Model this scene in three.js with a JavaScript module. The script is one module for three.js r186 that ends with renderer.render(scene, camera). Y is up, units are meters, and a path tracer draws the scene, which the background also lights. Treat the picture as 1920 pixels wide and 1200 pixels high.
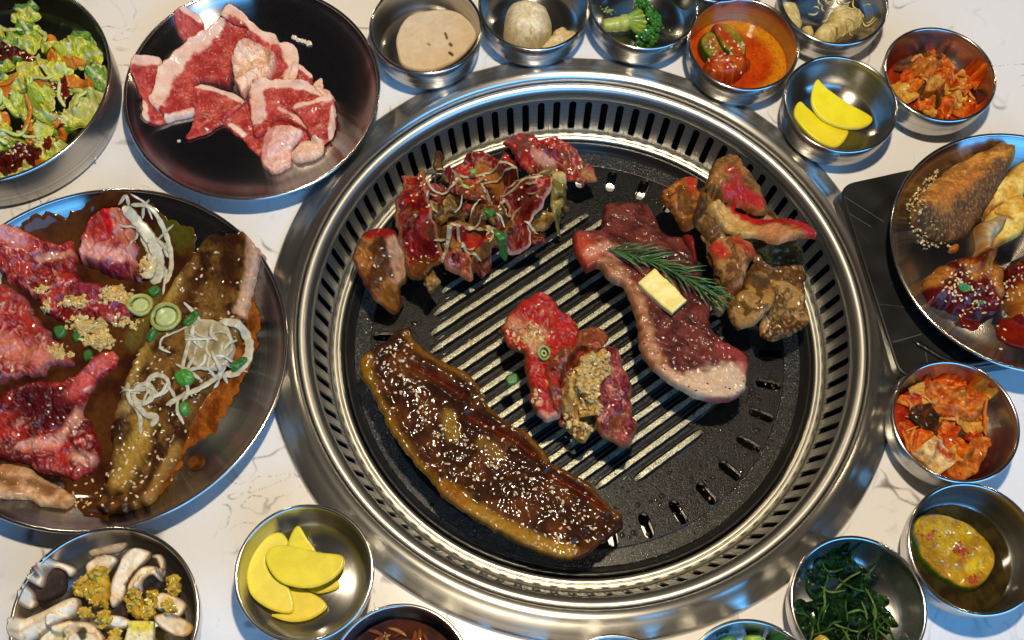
import * as THREE from 'three';
import { mergeGeometries, mergeVertices } from 'three/addons/utils/BufferGeometryUtils.js';
import { createNoise3D } from 'simplex-noise';

// ---------------------------------------------------------------- camera, lamps, exposure
const scene = new THREE.Scene();
const camera = new THREE.PerspectiveCamera(30.16, 1.6, 0.02, 12);
{
  const tilt = 0.4092, roll = 0.0915;                       // looking down at the table, the phone turned a little
  camera.position.set(-0.0453, 0.689, 0.3021);
  const ahead = new THREE.Vector3(0, -Math.cos(tilt), -Math.sin(tilt)), up = new THREE.Vector3(0, Math.sin(tilt), -Math.cos(tilt));
  camera.up.set(-Math.sin(roll), up.y * Math.cos(roll), up.z * Math.cos(roll));
  camera.lookAt(camera.position.clone().add(ahead));
}
scene.background = new THREE.Color().setRGB(0.017, 0.016, 0.018);   // the dim room
const renderer = new THREE.WebGLRenderer({ antialias: true });
renderer.toneMapping = THREE.LinearToneMapping;
renderer.toneMappingExposure = 1;
renderer.shadowMap.enabled = true;
function lampAt(name, [x, y, z], color, power, radius) {
  const l = new THREE.PointLight(new THREE.Color().setRGB(...color), power);
  l.name = name; l.position.set(x, y, z); l.castShadow = true; l.shadow.radius = radius; scene.add(l);
}
function panelAt(name, [x, y, z], [tx, ty, tz], w, h, color, power) {
  const l = new THREE.RectAreaLight(new THREE.Color().setRGB(...color), power, w, h);
  l.name = name; l.position.set(x, y, z); l.lookAt(tx, ty, tz); scene.add(l);
}
lampAt('hood_lamp', [0.0, 0.98, -0.02], [1, 0.84, 0.6], 2.95, 1.1);
lampAt('room_lamp', [-1.0, 1.2, -1.5], [1, 0.78, 0.5], 1.1, 2.5);
lampAt('room_lamp', [1.3, 1.2, -1.3], [1, 0.78, 0.5], 0.9, 2.5);
panelAt('window_light', [1.0, 1.1, 1.5], [0.0, 0, 0], 2.4, 1.4, [0.12, 0.47, 1], 3.8);

// ---------------------------------------------------------------- numbers
const PI = Math.PI, TAU = 2 * PI, { lerp, clamp, smoothstep } = THREE.MathUtils;
function mulberry(a) { return () => { a = (a + 0x6d2b79f5) | 0; let t = Math.imul(a ^ (a >>> 15), 1 | a); t = (t + Math.imul(t ^ (t >>> 7), 61 | t)) ^ t; return ((t ^ (t >>> 14)) >>> 0) / 4294967296; }; }
const N3 = createNoise3D(mulberry(77));
const nz = (x, z, f, s = 0) => N3(x * f, z * f, s * 7.31 + 0.5);
const fbm = (x, z, f, s = 0, o = 3) => { let v = 0, a = 0.55; for (let i = 0; i < o; i++, a *= 0.5, f *= 2.1) v += a * nz(x, z, f, s + i * 3.7); return v; };
const ridge = (x, z, f, s = 0) => 1 - Math.abs(nz(x, z, f, s));
const hash = (a, b, c = 0) => { const t = Math.sin(a * 127.1 + b * 311.7 + c * 74.7) * 43758.5453; return t - Math.floor(t); };
function worley(x, z, f, s = 0) {
  x *= f; z *= f; const ix = Math.floor(x), iz = Math.floor(z); let m = 9;
  for (let a = -1; a < 2; a++) for (let b = -1; b < 2; b++) { const px = ix + a + hash(ix + a, iz + b, s), pz = iz + b + hash(ix + a, iz + b, s + 9); m = Math.min(m, Math.hypot(px - x, pz - z)); }
  return m;
}
const mixc = (a, b, t) => [a[0] + (b[0] - a[0]) * t, a[1] + (b[1] - a[1]) * t, a[2] + (b[2] - a[2]) * t];
const rot = (x, z, a) => [x * Math.cos(a) - z * Math.sin(a), x * Math.sin(a) + z * Math.cos(a)];
const sst = (x, a, b) => { const t = clamp((x - a) / (b - a), 0, 1); return t * t * (3 - 2 * t); };
const spread = (n, f) => Array.from({ length: n }, (_, i) => f(i));

// ---------------------------------------------------------------- things, parts and their names
const names = new Map(), org = new WeakMap();
function numbered(n) { const k = names.get(n) ?? 0; names.set(n, k + 1); return k ? n + '_' + String(k).padStart(3, '0') : n; }
function tag(o, label, category, group) { o.userData.label = label; o.userData.category = category; if (group) o.userData.group = group; return o; }
function thing(name, label, category, [x, y, z], group) {
  const o = new THREE.Group(); o.name = numbered(name); o.position.set(x, y, z); scene.add(o); org.set(o, o.position.clone());
  return tag(o, label, category, group);
}
function put(name, geo, mat, parent) {        // geometry in table coordinates -> a part of parent, or a top-level mesh standing at its own base
  const m = new THREE.Mesh(geo, mat); m.castShadow = m.receiveShadow = true;
  if (parent) {
    const p = org.get(parent); geo.translate(-p.x, -p.y, -p.z); m.name = name; parent.add(m); org.set(m, p);
  } else {
    geo.computeBoundingBox(); const b = geo.boundingBox, p = new THREE.Vector3((b.min.x + b.max.x) / 2, b.min.y, (b.min.z + b.max.z) / 2);
    geo.translate(-p.x, -p.y, -p.z); m.position.copy(p); m.name = numbered(name); scene.add(m); org.set(m, p);
  }
  return m;
}
function bits(name, geo, mat, parent, list) { // uncountable small bits: [x, y, z, rotation, scale, colour]
  const m = new THREE.InstancedMesh(geo, mat, list.length), p = org.get(parent), d = new THREE.Object3D(), c = new THREE.Color();
  list.forEach(([x, y, z, r, s, col], i) => {
    d.position.set(x - p.x, y - p.y, z - p.z); d.rotation.set(...r); d.scale.set(...s); d.updateMatrix(); m.setMatrixAt(i, d.matrix); m.setColorAt(i, c.setRGB(...col));
  });
  m.name = name; m.userData.kind = 'stuff'; m.castShadow = m.receiveShadow = true; parent.add(m); return m;
}

// ---------------------------------------------------------------- how high things stand, on a one millimetre grid over the table
const GX = 1100, GZ = 760, GX0 = -0.55, GZ0 = -0.42, GS = 0.001, ground = new Float32Array(GX * GZ);
function gy(x, z) {
  const a = clamp((x - GX0) / GS, 0, GX - 2), b = clamp((z - GZ0) / GS, 0, GZ - 2), i = Math.floor(a), j = Math.floor(b), k = j * GX + i, u = a - i, v = b - j;
  return lerp(lerp(ground[k], ground[k + 1], u), lerp(ground[k + GX], ground[k + GX + 1], u), v);
}
function raise(x, z, y) { const i = Math.round((x - GX0) / GS), j = Math.round((z - GZ0) / GS); if (i >= 0 && j >= 0 && i < GX && j < GZ) { const k = j * GX + i; if (ground[k] < y) ground[k] = y; } }
function setRound(cx, cz, R, f) { for (let j = 0; j < GZ; j++) for (let i = 0; i < GX; i++) { const r = Math.hypot(GX0 + i * GS - cx, GZ0 + j * GS - cz); if (r < R) ground[j * GX + i] = f(r); } }

// ---------------------------------------------------------------- soft slabs: slices of meat, leaves, sauces; they lie over whatever is beneath
function segD(px, pz, a, b) { const dx = b[0] - a[0], dz = b[1] - a[1], t = clamp(((px - a[0]) * dx + (pz - a[1]) * dz) / (dx * dx + dz * dz + 1e-12), 0, 1); return Math.hypot(px - a[0] - t * dx, pz - a[1] - t * dz); }
const lineD = (l, x, z) => { let m = 9; for (let i = 0; i + 1 < l.length; i++) m = Math.min(m, segD(x, z, l[i], l[i + 1])); return m; };
function outline(pts, sharp, rag, seed, step = 0.0012) {
  let p = pts;
  if (!sharp) { const c = new THREE.CatmullRomCurve3(pts.map(([x, z]) => new THREE.Vector3(x, 0, z)), true, 'centripetal'); p = c.getSpacedPoints(Math.ceil(c.getLength() / step)).slice(0, -1).map((v) => [v.x, v.z]); }
  else { p = []; pts.forEach((a, i) => { const b = pts[(i + 1) % pts.length], n = Math.max(1, Math.ceil(Math.hypot(b[0] - a[0], b[1] - a[1]) / step)); for (let k = 0; k < n; k++) p.push([lerp(a[0], b[0], k / n), lerp(a[1], b[1], k / n)]); }); }
  return rag ? p.map(([x, z]) => [x + rag * (nz(x, z, 110, seed) + 0.3 * nz(x, z, 340, seed + 1)), z + rag * (nz(x, z, 110, seed + 2) + 0.3 * nz(x, z, 340, seed + 3))]) : p;
}
let seeds = 10;
function slab(o) {
  const seed = o.seed ?? (seeds += 5), s = o.s ?? 0.0008, poly = outline(o.pts, o.sharp, o.rag ?? 0, seed), t = o.t ?? 0.004, edge = o.edge ?? t, side = o.side ?? 0;
  let x0 = 9, x1 = -9, z0 = 9, z1 = -9;
  for (const [x, z] of poly) { x0 = Math.min(x0, x); x1 = Math.max(x1, x); z0 = Math.min(z0, z); z1 = Math.max(z1, z); }
  x0 -= s * 1.5; z0 -= s * 1.5; const nx = Math.ceil((x1 - x0) / s) + 3, nk = Math.ceil((z1 - z0) / s) + 3, n = nx * nk;
  const D = new Float32Array(n), B = new Float32Array(n), segs = poly.map((a, i) => [a, poly[(i + 1) % poly.length]]);
  for (let j = 0; j < nk; j++) {
    const z = z0 + j * s, cross = [];
    for (const [a, b] of segs) if ((a[1] > z) !== (b[1] > z)) cross.push(a[0] + ((z - a[1]) / (b[1] - a[1])) * (b[0] - a[0]));
    for (let i = 0; i < nx; i++) {
      const x = x0 + i * s; let m = 9, c = 0;
      for (const [a, b] of segs) { const q = (a[0] - x) * (a[0] - x) + (a[1] - z) * (a[1] - z); if (q < (m + 0.004) * (m + 0.004)) m = Math.min(m, segD(x, z, a, b)); }
      for (const k of cross) if (k > x) c ^= 1;
      D[j * nx + i] = c ? Math.max(m, 1e-6) : -Math.max(m, 1e-6);
    }
  }
  // what it lies on: the ground beneath, bridged and smoothed by the stiffness of the piece
  const low = (a, r) => { const h = new Float32Array(n), out = new Float32Array(n), w = Math.max(1, Math.round(r / s)); for (let p = 0; p < 2; p++) { for (let j = 0; j < nk; j++) { let q = 0; for (let i = -w; i < nx + w; i++) { if (i + w < nx) q += a[j * nx + Math.max(0, i + w)]; else q += a[j * nx + nx - 1]; if (i - w - 1 >= -w) q -= a[j * nx + clamp(i - w - 1, 0, nx - 1)]; if (i >= 0 && i < nx) h[j * nx + i] = q / (2 * w + 1); } } for (let i = 0; i < nx; i++) { let q = 0; for (let j = -w; j < nk + w; j++) { if (j + w < nk) q += h[Math.max(0, j + w) * nx + i]; else q += h[(nk - 1) * nx + i]; if (j - w - 1 >= -w) q -= h[clamp(j - w - 1, 0, nk - 1) * nx + i]; if (j >= 0 && j < nk) out[j * nx + i] = q / (2 * w + 1); } } a = out.slice(); } return a; };
  for (let j = 0; j < nk; j++) for (let i = 0; i < nx; i++) B[j * nx + i] = o.base ? o.base(x0 + i * s, z0 + j * s) : gy(x0 + i * s, z0 + j * s);
  let F = B;
  if (!o.base) {
    let inside = -9; for (let k = 0; k < n; k++) if (D[k] > 0) inside = Math.max(inside, B[k]);
    const C = B.map((v) => Math.min(v, inside)); F = low(C, o.stiff ?? 0.004);
    for (let k = 0; k < n; k++) F[k] = Math.max(F[k], C[k]) + 0.0002 + (o.lift ?? 0);
    if (o.flat) { let m = -9; for (let k = 0; k < n; k++) if (D[k] > 0) m = Math.max(m, o.level ?? F[k]); F.fill(m); }
  }
  const prof = (d) => { const q = clamp(d / edge, 0, 1); return side + (1 - side) * Math.sqrt(1 - (1 - q) * (1 - q)); };
  const tops = (x, z, d, b) => { const p = prof(d); return b + (typeof t === 'function' ? t(x, z, d) : t) * p + (o.hn ? o.hn(x, z, d, seed) * Math.min(1, clamp(d / edge, 0, 1) * 1.0 + (o.curl ?? 0)) : 0); };
  const P = [], C = [], I = [], low_ = [], ids = new Map(), rim = [];
  const vert = (key, x, z, d, b) => { let v = ids.get(key); if (v === undefined) { v = P.length / 3; ids.set(key, v); const y = Math.max(b + 0.0001, tops(x, z, d, b)), c = o.col(x, z, d, seed, y - b); P.push(x, y, z); C.push(...c); low_.push(b); if (d > 1e-7) raise(x, z, y); } return v; };
  const corner = (i, j) => vert(j * nx + i, x0 + i * s, z0 + j * s, D[j * nx + i], F[j * nx + i]);
  const crossing = (i, j, k, l) => { const a = j * nx + i, b = l * nx + k, q = D[a] / (D[a] - D[b]); return vert(a < b ? a + ':' + b : b + ':' + a, x0 + lerp(i, k, q) * s, z0 + lerp(j, l, q) * s, 0, lerp(F[a], F[b], q)); };
  for (let j = 0; j + 1 < nk; j++) for (let i = 0; i + 1 < nx; i++) {
    const q = [[i, j], [i, j + 1], [i + 1, j + 1], [i + 1, j]], inn = q.map(([a, b]) => D[b * nx + a] > 0); if (!inn.some((v) => v)) continue;
    const f = [], cut = [];
    for (let k = 0; k < 4; k++) { const a = q[k], b = q[(k + 1) % 4]; if (inn[k]) { f.push(corner(...a)); cut.push(0); } if (inn[k] !== inn[(k + 1) % 4]) { f.push(crossing(...a, ...b)); cut.push(inn[k] ? 1 : 2); } }
    for (let k = 1; k + 1 < f.length; k++) I.push(f[0], f[k], f[k + 1]);
    for (let k = 0; k < f.length; k++) if (cut[k] === 1 && cut[(k + 1) % f.length] === 2) rim.push([f[k], f[(k + 1) % f.length]]);
  }
  const top = new THREE.BufferGeometry(); top.setAttribute('position', new THREE.Float32BufferAttribute(P, 3)); top.setAttribute('color', new THREE.Float32BufferAttribute(C, 3)); top.setIndex(I); top.computeVertexNormals();
  const P2 = P.slice(), I2 = []; for (let k = 0; k < low_.length; k++) P2[k * 3 + 1] = low_[k] + (o.gap ? o.gap(P[k * 3], P[k * 3 + 2]) : 0);
  for (let k = 0; k < I.length; k += 3) I2.push(I[k], I[k + 2], I[k + 1]);
  const bot = new THREE.BufferGeometry(); bot.setAttribute('position', new THREE.Float32BufferAttribute(P2, 3)); bot.setAttribute('color', new THREE.Float32BufferAttribute(C, 3)); bot.setIndex(I2); bot.computeVertexNormals();
  const all = [top, bot];
  if (side > 0) {
    const W = [], WC = [], WI = [], m = new Map(), w = (v, up) => { const k = v * 2 + up; if (!m.has(k)) { m.set(k, W.length / 3); W.push(P[v * 3], up ? P[v * 3 + 1] : P2[v * 3 + 1], P[v * 3 + 2]); WC.push(C[v * 3], C[v * 3 + 1], C[v * 3 + 2]); } return m.get(k); };
    for (const [a, b] of rim) WI.push(w(a, 1), w(a, 0), w(b, 0), w(a, 1), w(b, 0), w(b, 1));
    const g = new THREE.BufferGeometry(); g.setAttribute('position', new THREE.Float32BufferAttribute(W, 3)); g.setAttribute('color', new THREE.Float32BufferAttribute(WC, 3)); g.setIndex(WI); g.computeVertexNormals(); all.push(g);
  }
  return mergeGeometries(all);
}

// ---------------------------------------------------------------- ribbons: onion rings, shreds, stems; w wide and t thick, lying on what is beneath
function ribbon(pts, w, t, col, o = {}) {
  const y0 = o.lift ?? 0, flat = pts.map((p) => new THREE.Vector3(p[0], p[2] ?? 0, p[1])), c = new THREE.CatmullRomCurve3(flat, !!o.closed, 'centripetal');
  const n = Math.max(6, Math.ceil(c.getLength() / (o.step ?? 0.0012))), L = c.getSpacedPoints(n), own = pts[0].length > 2;
  if (!own) { const ys = L.map((p) => Math.max(gy(p.x, p.z), gy(p.x + w / 3, p.z), gy(p.x - w / 3, p.z), gy(p.x, p.z + w / 3), gy(p.x, p.z - w / 3))); const k = o.soft ?? 3; L.forEach((p, i) => { let m = 0, q = 0; for (let a = -k; a <= k; a++) { m += ys[clamp(i + a, 0, n)]; q++; } p.y = Math.max(m / q, ys[i] - t * 0.2) + t / 2 + y0; }); }
  const R = o.around ?? 8, P = [], C = [], I = [], up = new THREE.Vector3(), S = new THREE.Vector3(), T = new THREE.Vector3(), V = new THREE.Vector3(0, 1, 0);
  for (let i = 0; i <= n; i++) {
    T.subVectors(L[Math.min(n, i + 1)], L[Math.max(0, i - 1)]); if (o.closed && (i === 0 || i === n)) T.subVectors(L[1], L[n - 1]); T.normalize();
    S.crossVectors(T, V).normalize(); up.crossVectors(S, T).normalize(); const tw = (o.twist ?? 0) * (i / n) + (o.roll ?? 0); const q = S.clone(); S.multiplyScalar(Math.cos(tw)).addScaledVector(up, Math.sin(tw)); up.multiplyScalar(Math.cos(tw)).addScaledVector(q, -Math.sin(tw));
    const e = o.closed ? 1 : o.taper ? o.taper(i / n) : Math.sqrt(clamp(Math.min(i, n - i) / 2.5 + 0.05, 0, 1)), wob = 1 + (o.wob ?? 0.22) * nz(L[i].x, L[i].z, 220, 4);
    for (let k = 0; k < R; k++) { const a = (k / R) * TAU, ca = Math.cos(a), sa = Math.sin(a); P.push(L[i].x + S.x * ca * w / 2 * e * wob + up.x * sa * t / 2 * e, L[i].y + S.y * ca * w / 2 * e * wob + up.y * sa * t / 2 * e, L[i].z + S.z * ca * w / 2 * e * wob + up.z * sa * t / 2 * e); C.push(...col(L[i].x + S.x * ca * w / 2, L[i].z + S.z * ca * w / 2, i / n, ca)); }
    if (!o.ghost) raise(L[i].x, L[i].z, L[i].y + t / 2);
  }
  for (let i = 0; i < n; i++) for (let k = 0; k < R; k++) { const a = i * R + k, b = i * R + (k + 1) % R; I.push(a, b, a + R, b, b + R, a + R); }
  if (!o.closed) for (let k = 1; k + 1 < R; k++) { I.push(0, k + 1, k); I.push(n * R, n * R + k, n * R + k + 1); }
  const g = new THREE.BufferGeometry(); g.setAttribute('position', new THREE.Float32BufferAttribute(P, 3)); g.setAttribute('color', new THREE.Float32BufferAttribute(C, 3)); g.setIndex(I); g.computeVertexNormals();
  return g;
}
const ring = (cx, cz, rx, rz, a0 = 0, a1 = TAU, turn = 0, n = 14) => spread(n + (a1 - a0 < TAU - 0.01 ? 1 : 0), (i) => { const a = a0 + ((a1 - a0) * i) / n, [x, z] = rot(rx * Math.cos(a), rz * Math.sin(a), turn); return [cx + x, cz + z]; });
function lathe(profile, n = 160, cx = 0, cy = 0, cz = 0) { const g = new THREE.LatheGeometry(profile.map(([r, y]) => new THREE.Vector2(Math.max(r, 1e-5), y)), n); g.translate(cx, cy, cz); return g; }
function round(pts, r = 0.35, k = 3) {   // corners of a profile rounded
  const out = [pts[0]];
  for (let i = 1; i + 1 < pts.length; i++) { const [a, b, c] = [pts[i - 1], pts[i], pts[i + 1]], p = [lerp(b[0], a[0], r), lerp(b[1], a[1], r)], q = [lerp(b[0], c[0], r), lerp(b[1], c[1], r)]; for (let j = 0; j <= k; j++) { const t = j / k; out.push([0, 1].map((d) => (1 - t) * (1 - t) * p[d] + 2 * t * (1 - t) * b[d] + t * t * q[d])); } }
  out.push(pts[pts.length - 1]); return out;
}

// ---------------------------------------------------------------- materials
function tex(w, h, f, srgb, rx = 1, ry = 1) {
  const d = new Uint8Array(w * h * 4);
  for (let j = 0; j < h; j++) for (let i = 0; i < w; i++) { const c = f(i / w, j / h, i, j), k = (j * w + i) * 4; d[k] = clamp(c[0], 0, 1) * 255; d[k + 1] = clamp(c[1], 0, 1) * 255; d[k + 2] = clamp(c[2], 0, 1) * 255; d[k + 3] = 255; }
  const t = new THREE.DataTexture(d, w, h); t.magFilter = THREE.LinearFilter; t.wrapS = t.wrapT = THREE.RepeatWrapping; t.repeat.set(rx, ry); if (srgb) t.colorSpace = THREE.SRGBColorSpace; t.needsUpdate = true; return t;
}
const rgb = (r, g, b) => new THREE.Color().setRGB(r, g, b);
const phys = (p) => new THREE.MeshPhysicalMaterial(p);
const rnd0 = mulberry(5), streak = spread(1024, () => rnd0());
const streakSoft = streak.map((_, i) => { let v = 0; for (let k = -3; k <= 3; k++) v += streak[(i + k + 1024) % 1024]; return v / 7; });
const brushed = tex(256, 1024, (u, v, i, j) => { const a = 0.72 + 0.5 * (streakSoft[j] - 0.5) + 0.25 * (streak[(j + 211) % 1024] - 0.5) * (0.5 + 0.5 * Math.sin(u * TAU * 3 + streak[j] * 9)) + 0.05 * hash(i, j); return [a, a, a]; }, false, 1, 1);
const worn = tex(512, 512, (u, v, i, j) => { const w = (f, s) => 0.5 + 0.5 * N3(Math.cos(u * TAU) * f, Math.sin(u * TAU) * f, v * f * 2 + s); const a = 0.8 + 0.25 * (w(1.5, 2) - 0.5) + 0.2 * (streakSoft[(j * 2) % 1024] - 0.5) - (w(9, 5) > 0.9 ? 0.3 : 0); return [a, a * 0.99, a * 0.96]; }, false, 1, 1);
function steel(c, rough, aniso, map, ry = 1) { const m = map ? map.clone() : null; if (m) { m.repeat.set(1, ry); m.needsUpdate = true; } return phys({ color: rgb(...c), metalness: 1, roughness: rough, anisotropy: aniso, anisotropyRotation: PI / 2, map: m }); }
const M = {
  plate: steel([0.5, 0.49, 0.48], 0.2, 0.96, brushed), bowl: steel([0.66, 0.65, 0.63], 0.23, 0.9, brushed), rim: steel([0.7, 0.69, 0.67], 0.16, 0),
  trim: steel([0.78, 0.77, 0.75], 0.25, 0.8, worn), bead: steel([0.86, 0.85, 0.8], 0.37, 0, brushed), wall: steel([0.66, 0.65, 0.63], 0.42, 0, brushed), ringm: steel([0.86, 0.84, 0.74], 0.36, 0, brushed),
  soot: phys({ color: rgb(0.012, 0.012, 0.013), roughness: 0.7, metalness: 0.3 }), tray: steel([0.5, 0.49, 0.46], 0.3, 0),
  glaze: phys({ vertexColors: true, roughness: 0.6, specularIntensity: 0.12, clearcoat: 0.5, clearcoatRoughness: 0.1 }),
  raw: phys({ vertexColors: true, roughness: 0.55, specularIntensity: 0.3, clearcoat: 0.25, clearcoatRoughness: 0.15 }),
  wet: phys({ vertexColors: true, roughness: 0.55, specularIntensity: 0.2, clearcoat: 0.7, clearcoatRoughness: 0.1 }),
  dry: phys({ vertexColors: true, roughness: 0.6 }), matte: phys({ vertexColors: true, roughness: 0.85 }),
  leaf: phys({ vertexColors: true, roughness: 0.45, clearcoat: 0.25, clearcoatRoughness: 0.25, transmission: 0.12, thickness: 0 }),
  onion: phys({ vertexColors: true, roughness: 0.5, clearcoat: 0.25, clearcoatRoughness: 0.2, transmission: 0.4, thickness: 0 }),
  radish: phys({ vertexColors: true, roughness: 0.45, clearcoat: 0.25, clearcoatRoughness: 0.2 }),
  sauce: phys({ vertexColors: true, roughness: 0.5, specularIntensity: 0.12, clearcoat: 0.7, clearcoatRoughness: 0.05 }),
  bit: phys({ color: rgb(1, 1, 1), roughness: 0.5 }), wetbit: phys({ color: rgb(1, 1, 1), roughness: 0.3, clearcoat: 0.5, clearcoatRoughness: 0.2 }),
};
// ---------------------------------------------------------------- the table: white quartz with grey-brown veins, a hole for the grill
{
  const SIDE = 1.6, map = tex(2048, 2048, (u, v) => {
    const x = u * SIDE, z = v * SIDE, wx = x + 0.02 * fbm(x, z, 14, 3), wz = z + 0.02 * fbm(x, z, 14, 5), zone = sst(fbm(x, z, 6, 9), 0.0, 0.45);
    const line = (f, s, w) => Math.pow(clamp(1 - Math.abs(nz(wx, wz, f, s)) / w, 0, 1), 1.6);
    const vein = Math.max(line(9, 1, 0.035) * zone, line(22, 2, 0.06) * sst(fbm(x, z, 9, 9), -0.1, 0.3) * sst(nz(x, z, 17, 31), -0.1, 0.3), line(48, 8, 0.1) * sst(nz(x, z, 15, 22), 0.1, 0.5) * 0.8) * (0.35 + 0.65 * sst(nz(x, z, 60, 40), -0.4, 0.5));
    const blot = sst(fbm(wx, wz, 34, 12), 0.34, 0.7) * sst(nz(x, z, 12, 50), 0, 0.5) * 0.9, grain = 0.012 * (hash(Math.floor(u * 2048), Math.floor(v * 2048)) - 0.5), c = 0.925 + 0.015 * fbm(x, z, 10, 44) + grain;
    return [c - 0.42 * vein - 0.16 * blot, c - 0.008 - 0.44 * vein - 0.17 * blot, c - 0.012 - 0.45 * vein - 0.2 * blot];
  }, true, 1 / SIDE, 1 / SIDE);
  const sh = new THREE.Shape([[-0.8, -0.62], [0.8, -0.62], [0.8, 0.62], [-0.8, 0.62]].map((p) => new THREE.Vector2(...p))), hole = new THREE.Path(); hole.absarc(0, 0, 0.193, 0, TAU, true); sh.holes.push(hole);
  const g = new THREE.ExtrudeGeometry(sh, { depth: 0.03, bevelEnabled: false, curveSegments: 96 }); g.rotateX(-PI / 2); g.translate(0, -0.03, 0);
  const t = new THREE.Mesh(g, phys({ color: rgb(0.93, 0.935, 0.95), map, roughness: 0.32, specularIntensity: 0.8 })); t.name = 'tabletop'; t.userData.kind = 'structure'; t.receiveShadow = true; t.castShadow = true; scene.add(t);
}
// ---------------------------------------------------------------- the grill built into the table
const grill = thing('tabletop_grill', 'round stainless steel grill with slotted inner wall, built into the white tabletop', 'grill', [0, -0.075, 0]);
const arc = (r0, r1, y0, y1, rise, n = 10) => spread(n + 1, (i) => { const u = i / n; return [lerp(r0, r1, u), lerp(y0, y1, u) + rise * 4 * u * (1 - u)]; });   // a crowned band
put('trim_ring', lathe([[0.2, -0.001], [0.2002, 0.001], [0.1999, 0.0019], [0.1991, 0.0027], [0.198, 0.0033], ...arc(0.196, 0.1885, 0.0039, 0.0061, 0.0003, 6), ...arc(0.1872, 0.1816, 0.0066, 0.0058, 0.0008), [0.1807, 0.0046], [0.1802, 0.0022], [0.1798, -0.004], [0.186, -0.006], [0.19, -0.001]], 256), M.trim, grill);
put('lip_ring', lathe([[0.1795, -0.005], [0.17965, 0.0], [0.1793, 0.0016], ...arc(0.1787, 0.1739, 0.0024, 0.0006, 0.00085), [0.1731, -0.0012], [0.1726, -0.0034], [0.1722, -0.006], [0.171, -0.0058], [0.172, -0.001]], 256), M.bead, grill);
{ // the slotted wall: 96 upright slots through a sheet 1 mm thick
  const K = 96, wa = TAU / K, r0 = 0.1722, y0 = -0.0055, r1 = 0.1636, y1 = -0.0365, len = Math.hypot(r0 - r1, y0 - y1), rm = (r0 + r1) / 2, w = wa * rm, parts = [];
  for (let k = 0; k < K; k++) {
    const sh = new THREE.Shape([[-w / 2, 0], [w / 2, 0], [w / 2, len], [-w / 2, len]].map((p) => new THREE.Vector2(...p))), h = new THREE.Path(), hw = 0.00235, a = 0.0035, b = len - 0.0035;
    h.moveTo(-hw, a + hw); h.absarc(0, a + hw, hw, PI, TAU, false); h.lineTo(hw, b - hw); h.absarc(0, b - hw, hw, 0, PI, false); h.lineTo(-hw, a + hw); sh.holes.push(h);
    const g = new THREE.ExtrudeGeometry(sh, { depth: 0.0009, bevelEnabled: true, bevelThickness: 0.0003, bevelSize: 0.00025, bevelOffset: -0.00025, bevelSegments: 1, curveSegments: 5 }), p = g.attributes.position, nn = g.attributes.normal, uv = g.attributes.uv, sl = [(y0 - y1) / len, -(r0 - r1) / len];
    for (let i = 0; i < p.count; i++) {
      const x = p.getX(i), v = p.getY(i) / len, q = p.getZ(i), a2 = (k + 0.5) * wa + x / rm, r = lerp(r0, r1, v) + q * sl[0] - 0.0004 * Math.sin(v * PI), y = lerp(y0, y1, v) + q * sl[1], edge = Math.abs(x) > w / 2 - 0.0002 && Math.abs(nn.getZ(i)) < 0.95;
      p.setXYZ(i, r * Math.cos(a2), y, r * Math.sin(a2)); const face = Math.abs(nn.getZ(i)) > 0.9 || edge, sg = nn.getZ(i) > 0.9 ? 1 : -1;
      if (face) nn.setXYZ(i, sg * sl[0] * Math.cos(a2), sg * sl[1], sg * sl[0] * Math.sin(a2)); else { const nx = nn.getX(i), ny = nn.getY(i), nzv = nn.getZ(i), ca = Math.cos(a2), sa = Math.sin(a2); nn.setXYZ(i, -sa * nx - ca * ny * 0.27 + ca * nzv, -ny, ca * nx - sa * ny * 0.27 + sa * nzv); }
      uv.setXY(i, a2 / TAU, v);
    }
    parts.push(g);
  }
  put('slotted_wall', mergeGeometries(parts), M.wall, grill);
}
put('support_ring', lathe([[0.1634, -0.041], [0.1633, -0.0358], [0.1628, -0.0345], ...arc(0.162, 0.1592, -0.0336, -0.0332, 0.0004, 6), [0.159, -0.0335], [0.1588, -0.0335], ...arc(0.1586, 0.1558, -0.0331, -0.0338, 0.0004, 6), [0.1552, -0.0348], [0.1549, -0.042]], 256), M.ringm, grill);
put('fire_bowl', lathe(round([[0.188, -0.003], [0.1885, -0.05], [0.17, -0.066], [0.02, -0.07], [0.0001, -0.07], [0.0001, -0.072], [0.02, -0.072], [0.172, -0.068], [0.19, -0.05], [0.19, -0.003]], 0.2), 128), M.soot, grill);
put('drip_tray', lathe(round([[0.0001, -0.06], [0.135, -0.06], [0.15, -0.052], [0.1512, -0.0525], [0.136, -0.0612], [0.0001, -0.0612]], 0.2), 96), M.tray, grill);
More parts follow.
